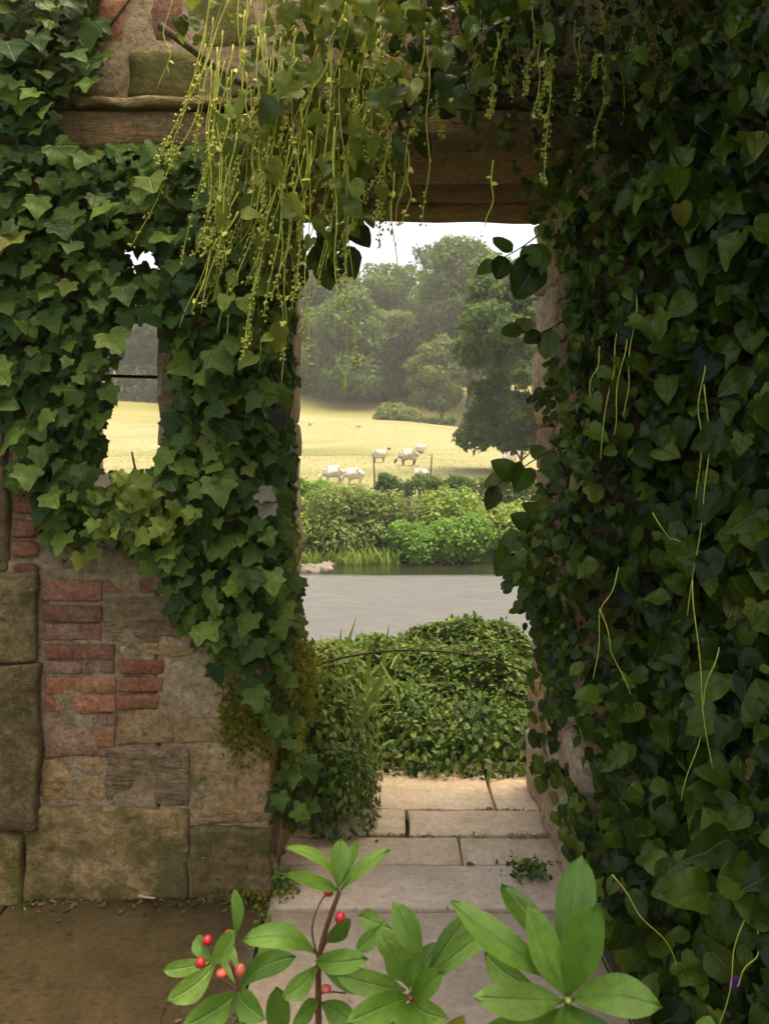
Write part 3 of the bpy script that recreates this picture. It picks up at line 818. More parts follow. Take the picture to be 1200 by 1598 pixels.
# ---- dark climber on the right
cl = empty('climber', (1.0, 2.4, 0), 'dark glossy climber smothering the wall right of the doorway', 'climber')
cl_poly = [(1330, -90), (1330, 1700), (985, 1700), (950, 1560), (930, 1470), (900, 1400), (905, 1330), (930, 1270), (905, 1190), (880, 1120), (862, 1060), (850, 990), (818, 940), (800, 860),
           (822, 800), (892, 760), (902, 690), (894, 620), (888, 560), (878, 520), (892, 470), (888, 430), (834, 400), (828, 350), (800, 300), (790, 240), (740, 170), (690, 120), (640, 60), (620, -90)]
def cl_depth(px, py):
    d = np.interp(px, [600, 820, 900, 1000, 1100, 1200, 1330], [2.50, 2.56, 2.50, 2.40, 2.22, 1.98, 1.72])
    d = d - .22 * np.clip((260 - py) / 260, 0, 1.3) - .20 * np.clip((py - 1050) / 400, 0, 1) * np.clip((px - 860) / 150, 0, 1)
    return d
def cl_layer(step, size, d0, d1, seed, temps, sun=0.0):
    r = np.random.default_rng(seed)
    p = jitter_grid(610, 1330, -90, 1700, step, r)
    c = p + [0, size / PXM * .3]
    hs = size / PXM * .3
    ok = inpoly(c, cl_poly) & inpoly(c - [hs, 0], cl_poly)
    ok &= (Noise(78, 1.0, 2)(np.column_stack([p * .011, 0 * p[:, 0]])) > -.9 + sun) | (r.random(len(p)) > sun * 2)
    p = p[ok]; k = len(p)
    D = cl_depth(p[:, 0], p[:, 1]) - r.uniform(d0, d1, k) + .05 * Noise(77, 1.0, 2)(np.column_stack([p * .004, 0 * p[:, 0]]))
    P = np.stack([(p[:, 0] - 600) / F * D, D, CAM_Z + (700 - p[:, 1]) / F * D], 1)
    P[:, 2] = np.maximum(P[:, 2], .03)
    yaw = r.normal(-.35, .75, k)
    Nv = np.stack([np.sin(yaw), -np.cos(yaw), r.uniform(-.1, 1.3, k)], 1)
    roll = r.normal(0, 1.0, k)
    Tv = np.stack([np.sin(roll), np.full(k, -.2), -np.cos(roll)], 1)
    grow = np.clip(.6 + (p[:, 1] + 50) / 900, .6, 1) * (.55 + .5 * np.clip((p[:, 0] - 830) / 250, 0, 1) + .1 * np.clip((p[:, 1] - 700) / 500, 0, 1))
    return p, P, frames(Nv, Tv), size * np.clip(r.lognormal(-.05, .30, k), .4, 1.35) * grow
a0 = cl_layer(20, .056, -.18, -.03, 61, 0, 0.0); a1 = cl_layer(23, .058, -.06, .04, 62, 0, .2); a2 = cl_layer(29, .066, .02, .16, 63, 0, .42)
vis = (a2[0][:, 0] < 1230) & (a2[0][:, 1] > -40) & (a2[0][:, 1] < 1640)
order = np.where(vis)[0]; order = order[np.argsort(-a2[3][order])]
top, rest = order[:300], np.concatenate([order[300:], np.where(~vis)[0]])
leaf_objects(cl, 'climb', M['climber'], a2[1][top], a2[2][top], a2[3][top])
tag(link('leaf_mass', scatter_mesh('leaf_mass', TV['climb'], np.vstack([a0[1], a1[1], a2[1][rest]]), np.concatenate([a0[2], a1[2], a2[2][rest]]), np.concatenate([a0[3], a1[3], a2[3][rest]]), 5), M['climber'], cl), kind='stuff')
# feathery growth along the jamb
r = np.random.default_rng(64); k = 1500
py = r.uniform(560, 1120, k); px = r.normal(874, 16, k) + 8 * np.sin(py * .02) - 40 * np.exp(-((py - 900) / 70) ** 2)
ok = r.random(k) < np.clip(.18 + .9 * np.exp(-((py - 920) / 130) ** 2), 0, 1); px, py = px[ok], py[ok]; k = len(px)
D = r.uniform(2.5, 3.1, k)
P = np.stack([(px - 600) / F * D, D, CAM_Z + (700 - py) / F * D], 1)
Tv = np.stack([r.normal(-.6, .4, k), r.normal(-.2, .3, k), r.normal(-.5, .4, k)], 1); Nv = np.stack([r.normal(-.3, .5, k), -np.ones(k), r.normal(.6, .4, k)], 1)
tag(link('leaf_mass', scatter_mesh('leaf_mass', TV['oval'], P, frames(Nv, Tv), r.uniform(.02, .05, k), 6), M['climber'], cl), kind='stuff')
r = np.random.default_rng(65); k = 620
P = np.stack([.615 - r.random(k) * .05, 2.5 + .75 * r.random(k) ** 2.6, .12 + 2.2 * r.random(k) ** .85], 1)
P = P[(Noise(66, 1.5, 2)(P) > -.1) & ((P[:, 1] < 2.66) | (P[:, 2] < .85))]; k = len(P)
Nv = np.stack([-.8 + r.normal(0, .3, k), -.7 + r.normal(0, .4, k), r.uniform(0, .9, k)], 1); Tv = np.stack([r.normal(-.2, .4, k), r.normal(0, .4, k), -np.ones(k)], 1)
tag(link('leaf_mass', scatter_mesh('leaf_mass', TV['climb'], P, frames(Nv, Tv), r.uniform(.035, .07, k), 16), M['climber'], cl), kind='stuff')
# sprig of leaves against the sky at the doorway's top right
def sprig(parent, pts, D, leaves, mat, kind, rad=.003, smat='stem'):
    c = bez([W(x, y, D) for x, y in pts], 12)
    v, t = tube(c, np.linspace(rad, rad * .5, len(c)), 5)
    link('stem', np_mesh('stem', v, t), M[smat], parent)
    for q, (px, py, tx, ty) in enumerate(leaves):
        a, b_ = W(px, py, D), W(tx, ty, D - .01)
        d = b_ - a; s = np.linalg.norm(d)
        one_leaf('leaf', kind, M[mat], px, py, D, s, (.25 - .5 * (q % 2), -1, .35), d / s, parent, q % len(TV[kind]))
sprig(cl, [(860, 350), (815, 385), (770, 410)], 2.62, [(800, 392, 772, 366), (815, 386, 842, 420), (790, 400, 770, 440), (775, 408, 742, 420), (840, 400, 800, 470), (850, 380, 815, 440)], 'climber', 'oval')
sprig(cl, [(880, 500), (840, 520), (800, 512)], 2.7, [(845, 520, 815, 535), (830, 520, 806, 490), (815, 514, 780, 520), (860, 512, 850, 560)], 'climber', 'oval')
sprig(cl, [(880, 690), (830, 720), (770, 760)], 2.75, [(800, 742, 770, 715), (790, 748, 752, 752), (820, 730, 800, 770), (845, 712, 830, 690), (775, 758, 760, 795), (858, 705, 860, 750)], 'climber', 'heart')
sprig(cl, [(860, 800), (820, 830), (780, 880)], 2.8, [(830, 824, 800, 800), (810, 840, 775, 850), (795, 862, 770, 900), (840, 815, 850, 860), (850, 810, 822, 780)], 'climber', 'heart')
# long pale runners over the leaves
def strand(parent, pts, D, rad, buds, seed, name='tendril', mat='strand'):
    r = np.random.default_rng(seed)
    c = bez([W(x, y, D) for x, y in pts], 9 * (len(pts) - 1))
    u_ = np.linspace(0, 1, len(c))[:, None]
    c = c + .008 * np.sin(u_ * r.uniform(5, 12, 3) + r.uniform(0, 6, 3)) * np.sin(np.pi * u_)
    parts = [tube(c, np.linspace(rad, rad * .55, len(c)), 5)]; bparts = []
    if buds:
        k = int(buds); u = 1 - r.random(k) ** 1.4 * .55
        idx = u * (len(c) - 1); i0 = np.clip(idx.astype(int), 0, len(c) - 2); f = (idx - i0)[:, None]
        Pb = c[i0] * (1 - f) + c[i0 + 1] * f
        an = r.uniform(0, 6.28, k); rr = r.uniform(.4, 1.0, k) * .011
        Pb = Pb + np.stack([np.cos(an) * rr, np.sin(an) * rr, r.normal(0, .004, k)], 1)
        o = np.array([(1, 0, 0), (-1, 0, 0), (0, 1, 0), (0, -1, 0), (0, 0, 1.3), (0, 0, -1.3)], float)
        ft = np.array([(0, 2, 4), (2, 1, 4), (1, 3, 4), (3, 0, 4), (2, 0, 5), (1, 2, 5), (3, 1, 5), (0, 3, 5)])
        for q in range(k):
            bparts.append((Pb[q] + o * r.uniform(.0028, .0052), ft))
    if not buds and name == 'tendril':
        for q in range(r.integers(2, 6)):
            i = r.integers(3, len(c)); tv, tt_ = TV['diam'][q % 3]
            fr = frames(r.normal(size=(1, 3)) + [[0, -1, .3]], r.normal(0, .8, (1, 3)) + [[0, 0, -.6]])[0]
            parts.append((c[i] + (tv @ fr.T) * r.uniform(.012, .028), tt_))
    v, t = join(parts)
    so = link(name, np_mesh(name, v, t), M[mat], parent)
    if bparts:
        v, t = join(bparts); under('flower_buds', np_mesh('flower_buds', v, t), M['bud'], so)['kind'] = 'stuff'
    return so
runs = [([(1100, 570), (1092, 660), (1085, 780)], 0), ([(1098, 600), (1106, 720), (1090, 830), (1072, 960)], 0), ([(1080, 905), (1084, 1000), (1096, 1100), (1112, 1200)], 0), ([(1122, 1010), (1096, 1110), (1062, 1250)], 0),
        ([(962, 520), (950, 610), (936, 720)], 0), ([(993, 460), (985, 560), (972, 650)], 0), ([(978, 530), (965, 620), (958, 680)], 0), ([(965, 885), (940, 960), (925, 1060)], 0), ([(935, 950), (962, 1030), (992, 1110)], 0),
        ([(955, 1365), (1020, 1450), (1068, 1525)], 0), ([(1170, 1410), (1150, 1490), (1122, 1598)], 0), ([(1190, 1415), (1170, 1500), (1150, 1540)], 0), ([(1018, 800), (1040, 835), (1062, 846)], 0), ([(935, 540), (925, 600), (928, 640)], 0)]
for q, (pts, bd) in enumerate(runs):
    Dm = float(min(cl_depth(np.array([x]), np.array([y]))[0] for x, y in pts)) - .13
    strand(cl, pts, Dm, .0018, bd, 700 + q, 'runner')
for q, (px, py) in enumerate(((1145, 1524), (1150, 1530), (1141, 1531))):
    one_leaf('petal', 'heart', M['violet'], px, py, 1.78, .016, (-.2 + .2 * q, -1, .3), (.5 - .5 * q, 0, -1), cl, q)

# ---- hanging vine over the lintel
vine = empty('hanging_vine', (.0, 2.4, 2.5), 'yellow green vine with long tassels trailing over the lintel', 'vine')
vine_poly = [(270, -90), (900, -90), (880, 40), (790, 110), (740, 180), (680, 190), (640, 230), (625, 300), (575, 352), (540, 372), (500, 372), (470, 400), (452, 470), (440, 560), (395, 575),
             (380, 500), (335, 470), (322, 420), (330, 320), (330, 240), (345, 160), (330, 90), (280, 60)]
def vine_layer(step, size, d0, d1, seed, drop=0.0):
    r = np.random.default_rng(seed)
    p = jitter_grid(260, 910, -90, 590, step, r); c = p + [0, size / PXM * .3]
    ok = inpoly(c, vine_poly)
    ok &= ~((p[:, 0] < 420) & (p[:, 1] < 170) & (r.random(len(p)) < .62))     # wall shows through on the left
    ok &= r.random(len(p)) > drop
    p = p[ok]; k = len(p)
    D = 2.52 - .10 * np.clip((420 - p[:, 1]) / 420, 0, 1.2) - r.uniform(d0, d1, k)
    P = np.stack([(p[:, 0] - 600) / F * D, D, CAM_Z + (700 - p[:, 1]) / F * D], 1)
    yaw = r.normal(0, .7, k); roll = r.normal(0, .7, k)
    Nv = np.stack([np.sin(yaw), -np.cos(yaw), r.uniform(-.1, .9, k)], 1); Tv = np.stack([np.sin(roll), np.full(k, -.2), -np.cos(roll)], 1)
    return p, P, frames(Nv, Tv), size * np.clip(r.normal(1, .3, k), .4, 1.6)
b0 = vine_layer(17, .040, -.02, .10, 71); b1 = vine_layer(25, .054, .06, .24, 72, .1)
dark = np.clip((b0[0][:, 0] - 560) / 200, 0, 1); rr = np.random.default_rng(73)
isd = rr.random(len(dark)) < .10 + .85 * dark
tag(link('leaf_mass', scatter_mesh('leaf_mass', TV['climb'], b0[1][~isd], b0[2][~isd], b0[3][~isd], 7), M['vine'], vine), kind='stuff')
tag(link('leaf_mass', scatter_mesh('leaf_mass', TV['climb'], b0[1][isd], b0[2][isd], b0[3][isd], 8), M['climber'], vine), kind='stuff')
isd = rr.random(len(b1[0])) < np.clip((b1[0][:, 0] - 560) / 180, .05, .95)
big = np.argsort(-b1[3])[:300]
lt = [i for i in big if not isd[i]]; dk = [i for i in big if isd[i]]
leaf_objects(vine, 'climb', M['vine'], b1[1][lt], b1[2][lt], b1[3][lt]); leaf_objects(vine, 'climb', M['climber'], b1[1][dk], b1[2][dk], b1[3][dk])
sprig(vine, [(540, 330), (535, 380), (525, 430)], 2.5, [(545, 345, 578, 385), (538, 385, 556, 440), (532, 395, 520, 440), (520, 360, 500, 415), (536, 350, 520, 395), (510, 380, 480, 420), (500, 400, 515, 455), (470, 410, 452, 470)], 'climber', 'oval')
tend = [  # px points, buds
    ([(335, -20), (310, 90), (290, 175)], 0), ([(352, -20), (328, 80), (312, 188)], 0), ([(392, 0), (372, 90), (352, 180)], 0), ([(460, 40), (430, 90), (405, 190), (355, 250)], 0),
    ([(465, 90), (400, 200), (345, 330), (318, 400)], 26), ([(440, 120), (370, 220), (330, 320), (312, 380)], 30), ([(425, 130), (360, 230), (318, 320)], 20), ([(500, 110), (470, 210), (420, 330), (395, 430)], 0),
    ([(592, 10), (575, 80), (556, 170), (520, 320), (495, 430)], 0), ([(588, 30), (560, 130), (548, 230), (520, 340), (508, 420)], 0), ([(575, 60), (560, 170), (545, 260), (532, 400)], 24), ([(560, 100), (548, 200), (540, 330)], 0),
    ([(610, 95), (600, 180), (590, 340)], 30), ([(614, 90), (608, 190), (585, 345)], 30), ([(670, 110), (668, 230), (659, 352)], 8), ([(682, 115), (684, 160), (688, 212)], 40), ([(690, 60), (672, 110), (655, 200), (645, 210)], 14),
    ([(722, -20), (724, 50), (727, 125)], 26), ([(790, -10), (782, 50), (765, 105)], 18), ([(850, -20), (850, 80), (856, 190), (848, 290)], 44), ([(948, -20), (940, 80), (948, 160)], 60), ([(946, 20), (958, 100), (938, 180), (920, 232)], 18),
    ([(966, -20), (955, 60), (952, 110)], 0), ([(948, 10), (930, 90), (912, 140)], 0), ([(1036, -20), (1030, 60), (1022, 140)], 30), ([(1118, -20), (1115, 70), (1113, 178)], 90), ([(898, 20), (900, 110), (900, 178)], 50),
    ([(430, 300), (400, 400), (388, 540)], 30), ([(420, 330), (400, 420), (380, 560)], 26), ([(372, 330), (330, 400), (300, 485)], 0), ([(395, 340), (360, 430), (350, 590)], 0), ([(418, 320), (408, 440), (405, 580)], 0),
    ([(440, 330), (438, 450), (442, 560)], 18), ([(452, 320), (446, 470), (440, 600)], 0), ([(468, 170), (480, 260), (470, 370), (455, 480)], 10), ([(520, 200), (512, 290), (478, 390)], 0), ([(545, 240), (540, 420), (538, 620)], 0),
    ([(365, 260), (345, 330), (337, 400)], 40), ([(372, 300), (352, 350), (340, 412)], 40), ([(640, 200), (625, 300), (618, 352)], 0), ([(632, 220), (640, 290), (628, 350)], 0), ([(770, 250), (765, 320), (757, 352)], 0),
    ([(600, 190), (612, 260), (606, 360)], 8), ([(330, 100), (325, 240), (318, 300)], 12), ([(480, 0), (470, 60), (440, 140)], 0), ([(445, -20), (432, 60), (420, 150)], 0), ([(410, -20), (405, 60), (395, 130)], 0),
    ([(520, -20), (500, 80), (488, 190)], 0), ([(540, 0), (520, 90), (505, 260)], 0), ([(275, -20), (258, 40), (265, 80), (245, 140)], 0), ([(640, -10), (628, 60), (605, 130)], 10), ([(660, -20), (640, 80), (622, 160)], 0),
    ([(765, 20), (750, 80), (740, 150)], 20), ([(800, -20), (795, 60), (788, 130)], 30), ([(1000, 10), (990, 100), (985, 150)], 26), ([(1070, 20), (1062, 90), (1058, 130)], 30)]
r = np.random.default_rng(75)
for q in range(105):
    x = 330 + 290 * r.random() ** 1.1; y = r.uniform(-30, 270); L = r.uniform(120, 330) * (1 if x < 560 else .6); sl = r.uniform(-.45, .12)
    tend.append(([(x, y), (x + sl * L * .4 - 3, y + L * .5), (x + sl * L, y + L)], int(r.choice([0, 0, 16, 30]))))
for q in range(26):
    x = r.uniform(640, 1130); y = r.uniform(-30, 60); L = r.uniform(80, 200)
    tend.append(([(x, y), (x - .03 * L, y + L * .5), (x - .1 * L, y + L)], int(r.choice([0, 30, 40]))))
for q, (pts, bd) in enumerate(tend):
    strand(vine, pts, 2.27 + .14 * r.random(), r.uniform(.0013, .0025) * (1.35 if q in (8, 9) else 1), bd * 1.6, 800 + q)
# woody arms of the vine
for pts in ([(250, 40), (400, 140), (520, 120), (700, 150), (900, 120), (1150, 200)], [(800, 100), (860, 170), (930, 210), (1000, 150)], [(470, 150), (430, 260), (420, 400)]):
    c = bez([W(x, y, 2.46) for x, y in pts], 24); v, t = tube(c, np.linspace(.012, .005, len(c)), 6)
    link('stem', np_mesh('stem', v, t), M['stem'], vine)
# unseen leaf canopy added overhead to shade the doorway's right side
shade_mass = empty('added_shade_creeper', (1.2, 1.6, 2.9), 'unseen creeper mass added overhead to shade the right hand climber', 'creeper')
r = np.random.default_rng(76); k = 9500
P = np.stack([.36 + 1.85 * r.random(k) ** .85, r.uniform(-.2, 2.6, k), r.uniform(0, 1, k)], 1)
P[:, 2] = np.maximum(2.95, CAM_Z + .60 * P[:, 1] + .12) + P[:, 2] * .35 + .05 * Noise(8, .9, 2)(P) 
lim = CAM_Z + .5385 * P[:, 1] + .10
P = P[P[:, 2] > lim]; k = len(P)
Nv = r.normal(size=(k, 3)) * .7 + [0, -.2, 1]; Tv = r.normal(size=(k, 3)) + [0, 0, -.4]
tag(link('leaf_mass', scatter_mesh('leaf_mass', TV['heart'], P, frames(Nv, Tv), r.uniform(.08, .15, k), 9), M['shade_creeper'], shade_mass), kind='stuff')
for y in (1.1, 1.7, 2.3):
    c = bez([(1.5, y, 3.05), (1.0, y + .05, 3.1), (.6, y, 3.12)], 12); v, t = tube(c, np.linspace(.022, .008, len(c)), 6)
    link('stem', np_mesh('stem', v, t), M['stem'], shade_mass)

# ================================================================== BEHIND THE DOORWAY
def heap(name, label, cat, cx, cy, rx, ry, h, zb, nleaf, size, mat, seed, temps='small', stemn=8, pw=.5):
    r = np.random.default_rng(seed)
    root = empty(name, (cx, cy, zb), label, cat)
    u = r.uniform(0, 6.283, nleaf); q = r.random(nleaf) ** .6
    lx, ly = np.cos(u) * q, np.sin(u) * q
    nz = Noise(seed, 1.6, 3)
    pos0 = np.stack([cx + lx * rx, cy + ly * ry, 0 * lx], 1)
    hh = h * np.clip(1 - q ** 2.6, 0, 1) ** pw * (1 + .16 * nz(pos0)) 
    depth = np.where(r.random(nleaf) < .35, r.random(nleaf) * h * .6, r.random(nleaf) ** 2 * .07)
    side = q > .93
    z = np.where(side, r.random(nleaf) * h * .45, hh) - depth + .02
    P = np.stack([pos0[:, 0], pos0[:, 1], zb + np.maximum(z, .01)], 1)
    slope = np.stack([lx * q * 1.4 / rx * h, ly * q * 1.4 / ry * h, np.full(nleaf, .8)], 1)
    Nv = slope + r.normal(0, .45, (nleaf, 3)); Tv = r.normal(0, .6, (nleaf, 3)) + np.stack([lx, ly, np.full(nleaf, -.5)], 1)
    tag(link('leaf_mass', scatter_mesh('leaf_mass', TV[temps], P, frames(Nv, Tv), size * np.clip(r.normal(1, .35, nleaf), .4, 2), seed), mat, root), kind='stuff')
    for s in range(stemn):
        a = r.uniform(0, 6.28); e = r.uniform(.4, .9)
        c = bez([(cx + .1 * math.cos(a) * rx, cy + .1 * math.sin(a) * ry, zb - .1), (cx + .5 * e * math.cos(a) * rx, cy + .5 * e * math.sin(a) * ry, zb + h * .7), (cx + e * math.cos(a) * rx, cy + e * math.sin(a) * ry, zb + h * .55)], 10)
        v, t = tube(c, np.linspace(.006, .002, len(c)), 4); link('stem', np_mesh('stem', v, t), M['stem'], root)
    return root
hd = heap('ivy_bush', 'low dark green mound of ground ivy and bramble behind the doorway', 'bush', .36, 4.42, 1.12, .90, .37, -.06, 42000, .029, M['hedge'], 101)
heap('ivy_bush', 'tall tangle of bramble right behind the right doorpost', 'bush', 1.55, 4.6, .72, .8, .55, -.06, 7000, .04, M['hedge'], 102)
lb = heap('bramble_bush', 'yellow green bramble bush spilling out beside the left doorpost', 'bush', -.30, 3.62, .30, .60, .50, -.04, 7500, .030, M['bramble'], 103)
heap('bramble_bush', 'fresh green weeds at the foot of the left doorpost', 'bush', -.16, 3.18, .15, .24, .24, -.01, 2200, .022, M['hedge'], 104, stemn=4)
heap('bramble_bush', 'leafy bank of weeds sloping down to the pond', 'bush', -.6, 5.6, 1.2, .9, .42, -.45, 7000, .04, M['bramble'], 105)
# grass blades in the bramble
r = np.random.default_rng(106); k = 420
P = np.stack([r.normal(-.24, .10, k), r.uniform(3.3, 3.9, k), r.uniform(.2, .42, k)], 1)
tag(link('grass_blades', scatter_mesh('grass_blades', TV['blade'], P, frames(r.normal(size=(k, 3)) + [0, -1, 0], np.stack([r.normal(.15, .4, k), r.normal(0, .3, k), np.ones(k)], 1)), r.uniform(.08, .2, k), 1), M['bramble'], lb), kind='stuff')
c = bez([W(455, 1060, 3.4), W(520, 1030, 3.42), W(620, 1015, 3.44), W(720, 1020, 3.44), W(790, 1038, 3.42), W(836, 1056, 3.4)], 30)
v, t = tube(c, np.linspace(.0055, .0035, len(c)), 6)
tag(link('bramble_cane', np_mesh('bramble_cane', v, t), M['stem']), 'single bare cane arching across the doorway above the bush', 'cane')

# weeds at the doorway's right foot
r = np.random.default_rng(107)
def weed(name, label, px, py, D, k, size, mat, seed, spread=.05, h=.08):
    r = np.random.default_rng(seed); base = W(px, py, D); base[2] = max(base[2], 0.0)
    root = empty(name, base, label, 'weed', 'weeds at the wall foot')
    P = base + np.stack([r.normal(0, spread, k), r.normal(0, spread * .6, k), r.random(k) * h], 1)
    Nv = r.normal(0, .6, (k, 3)) + [0, -.4, .8]; Tv = r.normal(0, .7, (k, 3)) + [0, -.1, .1]
    tag(link('leaf_mass', scatter_mesh('leaf_mass', TV['small'], P, frames(Nv, Tv), size * r.uniform(.6, 1.4, k), seed), mat, root), kind='stuff')
weed('small_weed', 'small ferny weed on the paving at the right doorpost', 828, 1362, 2.72, 170, .020, M['hedge'], 1, .045, .035)
weed('small_weed', 'tiny green weeds at the foot of the left pier corner', 438, 1388, 2.62, 260, .018, M['bramble'], 2, .022, .06)
weed('small_weed', 'low moss and weeds along the base of the mossy corner stone', 385, 1396, 2.58, 200, .012, M['moss'], 3, .06, .015)

# ------------------------------------------------------------------ far bank shrubs
def shrub(label, px, hw, top, base, D, mat, nleaf, size, seed, name='bank_shrub', group='shrubs along the far bank', cat='shrub', lobes=12, temps='small'):
    r = np.random.default_rng(seed)
    b0 = W(px, base, D); zt = W(px, top, D)[2]; rx = hw / F * D; h = zt - b0[2]
    root = empty(name, b0, label, cat, group)
    C, Rr = [], []
    for q in range(lobes):
        a = r.uniform(0, 6.28); e = r.random() ** .5 * .72
        hz = r.uniform(.25, .85) * (1 - .3 * e)
        rad = r.uniform(.34, .56) * min(rx, h * .8)
        C.append((b0[0] + math.cos(a) * e * rx, b0[1] + math.sin(a) * e * rx * .8, b0[2] + min(hz * h, h - rad * .85))); Rr.append(rad)
    C = np.array(C); Rr = np.array(Rr)
    w = r.choice(lobes, nleaf, p=Rr ** 2 / (Rr ** 2).sum())
    d = nrm(r.normal(size=(nleaf, 3))); d[:, 2] = np.abs(d[:, 2]) * np.where(r.random(nleaf) < .75, 1, -1)
    P = C[w] + d * (Rr[w] * r.uniform(.72, 1.1, nleaf))[:, None]
    P[:, 2] = np.maximum(P[:, 2], b0[2] + r.random(nleaf) * .12 * h)
    Nv = d + r.normal(0, .5, (nleaf, 3)) + [0, 0, .4]; Tv = r.normal(size=(nleaf, 3)) + d * .5 + [0, 0, .1]
    tag(link('foliage', scatter_mesh('foliage', TV[temps], P, frames(Nv, Tv), size * r.uniform(.6, 1.5, nleaf), seed), mat, root), kind='stuff')
    parts = []
    for q in range(5):
        c = C[r.integers(lobes)]
        parts.append(tube(bez([b0 + [0, 0, -.1], (b0 + c) / 2 + r.normal(0, .05, 3), c], 8), np.linspace(.04, .012, 9 if False else len(bez([(0, 0, 0), (1, 0, 0), (2, 0, 0)], 8))) * h * .5, 5))
    v, t = join(parts); link('stem', np_mesh('stem', v, t), M['stem'], root)
    return root
SH = {'olive': leaf_mat('olive_shrub', [(0.072, 0.113, 0.025), (0.131, 0.189, 0.041), (0.189, 0.249, 0.062), (0.116, 0.136, 0.041)], .55, .2, .4, old=False),
      'green': leaf_mat('bright_shrub', [(0.051, 0.128, 0.019), (0.094, 0.219, 0.028), (0.145, 0.302, 0.041), (0.203, 0.362, 0.069)], .55, .2, .4, old=False),
      'light': leaf_mat('light_shrub', [(0.087, 0.151, 0.028), (0.16, 0.249, 0.041), (0.232, 0.332, 0.062), (0.29, 0.377, 0.083)], .55, .2, .4, old=False),
      'dark': leaf_mat('dark_shrub', [(0.03, 0.066, 0.02), (0.053, 0.101, 0.028), (0.075, 0.133, 0.036)], .55, .2, .4, old=False)}
for a in [('light yellow green shrub at the left end of the far bank', 462, 52, 768, 872, 21.6, 'light', 4200, .11, 201), ('wide olive shrub on the far bank left of centre', 545, 72, 762, 880, 21.2, 'olive', 6500, .10, 202),
          ('pale green shrub rising behind the olive one on the far bank', 520, 60, 752, 850, 23.2, 'light', 4200, .11, 203), ('dull green rounded shrub in the middle of the far bank', 632, 60, 765, 870, 21.8, 'olive', 5200, .10, 204),
          ('bright green shrub low over the water, left of the pair', 655, 48, 815, 884, 20.6, 'green', 4200, .085, 205), ('bright green shrub low over the water, right of the pair', 725, 55, 805, 884, 20.6, 'green', 4600, .085, 206),
          ('fresh green shrub behind the bright pair on the far bank', 705, 62, 764, 850, 22.3, 'light', 4600, .10, 207), ('yellowish shrub at the right end of the far bank', 790, 55, 782, 882, 21.2, 'light', 4200, .10, 208),
          ('shrub behind the climber at the far right of the bank', 880, 70, 770, 880, 21.6, 'olive', 3000, .12, 209), ('shrub seen below the narrow window', 215, 75, 742, 850, 22.0, 'light', 4200, .11, 211),
          ('shrub hidden by the ivy pier', 350, 80, 752, 866, 22.0, 'olive', 3000, .12, 210)]:
    shrub(a[0], *a[1:6], SH[a[6]], a[7], a[8], a[9])
shrub('dark low hedge bush between the bank shrubs and the sheep', 690, 90, 742, 775, 26.5, SH['dark'], 4200, .10, 221, lobes=34)
shrub('dark low hedge bush under the lone tree', 800, 60, 745, 780, 26.5, SH['dark'], 3000, .10, 222, lobes=26)
shrub('green low bush along the meadow edge at the left', 470, 50, 748, 785, 26.0, SH['green'], 3000, .10, 223, lobes=26)
shrub('small blue green sapling in front of the black headed sheep', 608, 26, 722, 775, 25.5, SH['dark'], 1800, .09, 224, lobes=7)
rk = rough_block('boulder', *(lambda a: (a[0] - .45, a[0] + .75, a[1] - .5, a[1] + .3, -1.5, -1.33))(W(470, 884, 19.4)), plain_mat('boulder_stone', (.17, .145, .11), .9, .2, .2, 5, .5, .05), None, .09, .045, 79, .10, .10)
tag(rk, 'pale flat boulder at the pond edge beside the ivy pier', 'boulder')

r = np.random.default_rng(240); k = 12000
gy = 25 + 45 * r.random(k) ** 1.6; gx = (r.uniform(120, 900, k) - 600) / F * gy
P = np.stack([gx, gy, ground_z(gx, gy) - .02], 1)
M['grass'] = leaf_mat('dry_grass', [(.14, .155, .05), (.235, .22, .10), (.31, .28, .14), (.21, .20, .08)], .8, .1, .3, old=False)
tag(link('meadow_grass', scatter_mesh('meadow_grass', TV['blade'], P, frames(r.normal(size=(k, 3)) * [1, 1, .1], r.normal(0, .35, (k, 3)) + [0, 0, 1]), r.uniform(.06, .17, k), 1), M['grass']), 'dry yellow grass standing in the meadow', 'grass', None, 'stuff')
r = np.random.default_rng(241); k = 2200
gx = r.uniform(-7, 8, k); gy = 20.1 + np.abs(r.normal(0, .3, k)); keepm = Noise(35, .25, 3)(np.stack([gx, gy, 0 * gx], 1)) > 0; gx, gy = gx[keepm], gy[keepm]; k = len(gx)
P = np.stack([gx, gy, np.full(k, -1.42)], 1)
tag(link('bank_reeds', scatter_mesh('bank_reeds', TV['blade'], P, frames(r.normal(size=(k, 3)) * [1, 1, .1], r.normal(0, .3, (k, 3)) + [0, -.2, 1]), r.uniform(.15, .5, k), 1), SH['light']), 'reeds and rank grass along the far water edge', 'reeds', None, 'stuff')
